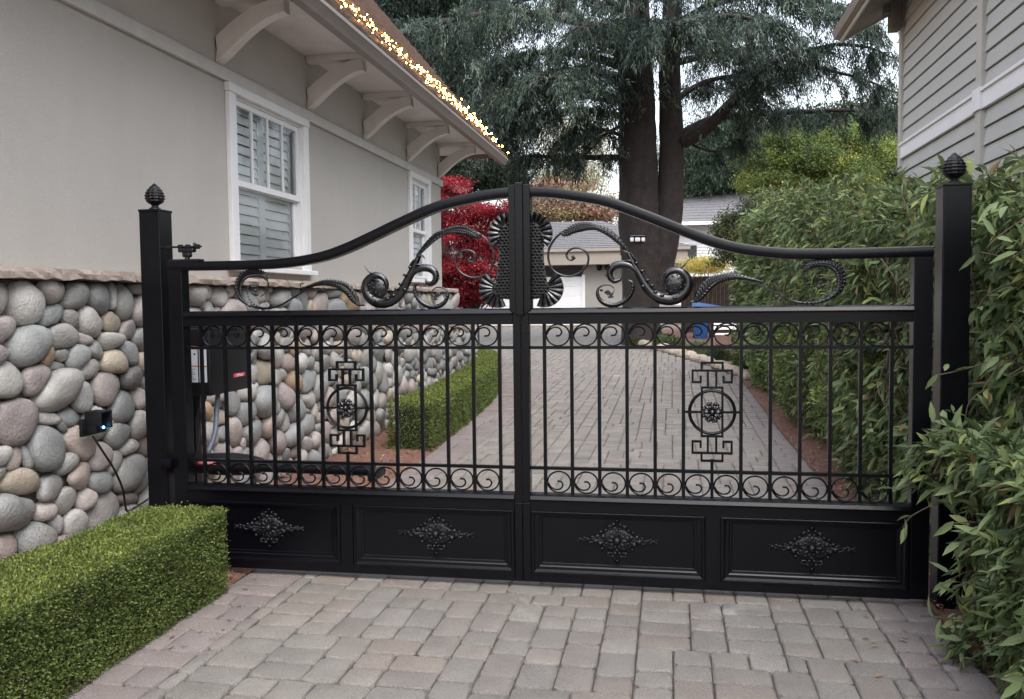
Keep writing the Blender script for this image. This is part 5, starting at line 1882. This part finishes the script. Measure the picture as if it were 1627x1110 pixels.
for k in range(14):
    t0, t1 = k / 14, (k + .93) / 14
    b.add([(q0.x - .6, 42.2 + 5.3 * t0, zt - .1 + (rt - zt + .1) * t0 + .04), (q1.x + 3.5, 42.2 + 5.3 * t0, zt - .1 + (rt - zt + .1) * t0 + .04),
           (q1.x + 3.5, 42.2 + 5.3 * t1, zt - .1 + (rt - zt + .1) * t1 + .01), (q0.x - .6, 42.2 + 5.3 * t1, zt - .1 + (rt - zt + .1) * t1 + .01),
           (q0.x - .6, 42.2 + 5.3 * t0, zt - .1 + (rt - zt + .1) * t0), (q1.x + 3.5, 42.2 + 5.3 * t0, zt - .1 + (rt - zt + .1) * t0)], [(0, 1, 2, 3), (4, 5, 1, 0)])
b.build('roof', M['shingle'], nh)
b = MB(); b.bbox((q0.x - .6, 42.12, zt - .28), (q1.x + 3.5, 42.2, zt - .1), .01); b.build('fascia', M['white'], nh)
b = MB(); b.box((1.5, 42.90, 3.0), (2.1, 42.97, 4.4)); b.build('window', M['dark_room'], nh)

# fence at the back, bin, bench, yellow planting, low shrubs, edging rocks
fn = empty('wooden_fence', (3, 27, gz(27)), 'dark brown board fence at the back behind the cedar', 'fence')
f0, f1 = at(1082, 440, 27), at(1420, 440, 27)
b = MB()
x = f0.x
while x < f1.x + 3:
    b.bbox((x, 27, gz(27) - .05), (x + .135, 27.02, f0.z + prng.uniform(-.01, .01)), .004, 1); x += .1365
b.build('boards', M['fence'], fn)
b = MB(); b.box((f0.x, 26.96, f0.z - .18), (f1.x + 3, 27, f0.z - .10)); b.box((f0.x, 26.96, .9), (f1.x + 3, 27, .98)); b.build('fence_rail', M['fence'], fn)

yp = empty('yellow_shrub', tuple(at(1125, 470, 25.5))[:2] + (gz(25.5),), 'yellow leaved shrub with warm glow in its leaf colour spilling over the brown fence', 'shrub')
n_ = 6000
c0 = np.array(at(1122, 422, 26.6)); p = c0 + RG.normal(size=(n_, 3)) * np.array([.36, .2, .13])
V, T, C = small_leaves(p, rdir(n_, (0, 0, .5), .6), rdir(n_), RG.uniform(.06, .12, n_), RG.uniform(.02, .04, n_), mixcols(n_, [(.85, .76, .2), (.85, .5, .08), (.5, .52, .12), (.9, .86, .5)], (4, 2, 1.5, 2)))  # yellow leaves, colours brightened and warmed to paint in a glow
tri_mesh('foliage', V, T, C, M['leaf'], yp)
b = MB()
for k in range(9):
    q = c0 + RG.normal(size=3) * np.array([.3, .1, .08]); b.tube([(c0[0] + (q[0] - c0[0]) * .4, 26.7, gz(26)), (q[0], 26.6, q[2])], .012, 4)
b.build('stems', M['twig'], yp)

bn = empty('recycling_bin', tuple(at(1120, 540, 23.5))[:2] + (gz(23.5),), 'blue recycling bin with sloping lid in the bed by the fence', 'bin')
q = at(1113, 500, 23.5); g_ = gz(23.5)
b = MB(); vs = []
for z, w_, d_ in ((g_, .17, .22), (g_ + .75, .24, .30)):
    vs += [(q.x - w_, 23.5 - d_, z), (q.x + w_, 23.5 - d_, z), (q.x + w_, 23.5 + d_, z), (q.x - w_, 23.5 + d_, z)]
b.add(vs, [(0, 1, 5, 4), (1, 2, 6, 5), (2, 3, 7, 6), (3, 0, 4, 7), (0, 3, 2, 1), (4, 5, 6, 7)])
b.build('body', M['blue'], bn, bevel=.02)
b = MB(); zl = at(1113, 490, 23.5).z
vs = [(q.x - .26, 23.15, zl - .10), (q.x + .95, 23.15, zl - .08), (q.x + .95, 23.85, zl + .02), (q.x - .26, 23.85, zl + .24)]
b.add(vs + [(x_, y_, z_ - .06) for x_, y_, z_ in vs], [(0, 1, 2, 3), (7, 6, 5, 4), (0, 4, 5, 1), (1, 5, 6, 2), (2, 6, 7, 3), (3, 7, 4, 0)])
b.build('lid', M['blue'], bn, bevel=.015)
b = MB()
for s_ in (-1, 1): b.tube([(q.x + s_ * .16, 23.78, g_ + .09), (q.x + s_ * .22, 23.78, g_ + .09)], .09, 12)
b.build('wheel', M['black_plastic'], bn)

bc = empty('garden_bench', tuple(at(1160, 530, 18))[:2] + (gz(18),), 'white slatted garden bench beside the hedge end', 'bench')
q = at(1162, 520, 18); g_ = gz(18)
b = MB()
for k in range(4): b.bbox((q.x - .5, 17.8 + k * .11, g_ + .44), (q.x + .5, 17.89 + k * .11, g_ + .465), .004)
b.build('seat', M['white'], bc)
b = MB()
for k in range(3): b.bbox((q.x - .5, 18.26, g_ + .56 + k * .12), (q.x + .5, 18.285, g_ + .64 + k * .12), .004)
b.build('backrest', M['white'], bc)
for sx_ in (-.46, .46):
    for yy_, hh in ((17.82, .44), (18.24, .9)):
        b = MB(); b.bbox((q.x + sx_ - .025, yy_ - .02, g_ - .02), (q.x + sx_ + .025, yy_ + .02, g_ + hh), .003); b.build('leg', M['white'], bc)

LOW = [('low_shrub', 'rounded low green shrub in the bed left of the bin', 1062, 541, 19.0, .42, .36, [(.10, .14, .06), (.06, .09, .04), (.15, .18, .08)]),
       ('low_shrub', 'pale green low shrub in front of the blue bin', 1108, 548, 17.0, .40, .30, [(.16, .2, .09), (.10, .14, .06), (.2, .22, .12)]),
       ('low_shrub', 'dark low shrub in front of the white bench', 1142, 545, 15.5, .30, .30, [(.05, .07, .035), (.08, .10, .05)]),
       ('low_shrub', 'tiny grassy shrub at the tip of the cedar bed', 1010, 553, 20.5, .25, .2, [(.12, .13, .05), (.08, .1, .04)]),
       ('low_shrub', 'bright green low shrub against the end of the vine hedge', 1195, 590, 13.2, .35, .75, [(.10, .17, .04), (.14, .21, .05), (.06, .1, .03)])]
for nm, lab, px_, py_, Y_, r_, h_, pal in LOW:
    q = at(px_, py_, Y_); g_ = gz(Y_)
    root = empty(nm, (q.x, Y_, g_), lab, 'shrub', 'low shrubs in the far bed')
    n_ = 4500
    u = unit(RG.normal(size=(n_, 3))); u[:, 2] = np.abs(u[:, 2]); rr = (.75 + .3 * RG.random((n_, 1))) * (1 + .18 * np_noise(u, 3, int(px_))[:, None])
    p = np.array([q.x, Y_, g_]) + u * rr * np.array([r_, r_, h_])
    V, T, C = small_leaves(p, unit(u + RG.normal(size=(n_, 3)) * .6), rdir(n_, (0, 0, 1), .6), RG.uniform(.03, .07, n_), RG.uniform(.015, .03, n_), mixcols(n_, pal, [1] * len(pal)))
    tri_mesh('foliage', V, T, C, M['leaf'], root)
    b = MB()
    for k in range(7):
        a = k * .9; b.tube([(q.x, Y_, g_), (q.x + r_ * .6 * math.cos(a), Y_ + r_ * .6 * math.sin(a), g_ + h_ * .7)], .01, 4)
    b.ball((q.x, Y_, g_ + .02), .7, 10, 6, (r_, r_, h_)); b.build('branches', M['core'], root)

rk = 0
rrng = random.Random(8)
RL = ['squat', 'pointed', 'flat', 'rounded', 'blocky', 'leaning']
y = 11.6
while y < 21.5:
    x = drive_right(y) + .12
    sz = rrng.uniform(.08, .17)
    b = MB(); b.ball((x, y, gz(y) + sz * .35), sz, 9, 7, (rrng.uniform(.9, 1.4), rrng.uniform(.9, 1.3), rrng.uniform(.6, .9)), Matrix.Rotation(rrng.uniform(0, 3), 3, 'Z'))
    pn = np.array(b.v); nz_ = np_noise(pn, 9, rk) * .12
    b.v = [tuple(np.array([x, y, gz(y)]) + (v - np.array([x, y, gz(y)])) * (1 + k_)) for v, k_ in zip(pn, nz_)]
    o = b.build('edging_rock', M['rock'], smooth=False)
    tag(o, 'small tan edging rock along the curved end of the drive', 'rock', 'edging rocks along the far bed')
    y += sz * 1.9; rk += 1

# big vine tendrils and litter: a few pale leaves on the pavers
LIT = [(-1.38, -.52), (-1.45, -.86), (-1.40, -1.05), (-1.5, -.28), (1.72, -.12), (1.9, -.75), (-.35, 2.2), (.4, 3.5)]
LIT += [(rnd.uniform(-1.55, -1.25), rnd.uniform(-1.6, 0)) for _ in range(10)] + [(rnd.uniform(1.55, 2.0), rnd.uniform(-1.3, -.05)) for _ in range(12)] + [(rnd.uniform(-1.2, 1.8), rnd.uniform(-1.6, 5)) for _ in range(7)]
for (x, y) in LIT:
    V, T, C = long_leaves(np.array([[x, y, .006]]), np.array([[rnd.uniform(-1, 1), rnd.uniform(-1, 1), .05]]), np.array([[0., 0, 1.]]), np.array([rnd.uniform(.022, .05)]), np.array([rnd.uniform(.01, .02)]), np.array([[.30, .21, .13]]), -.08)
    tag(tri_mesh('fallen_leaf', V, T, C, M['leaf']), 'tiny dry tan fallen leaf lying on the pavers', 'leaf', 'fallen leaves on the pavers')
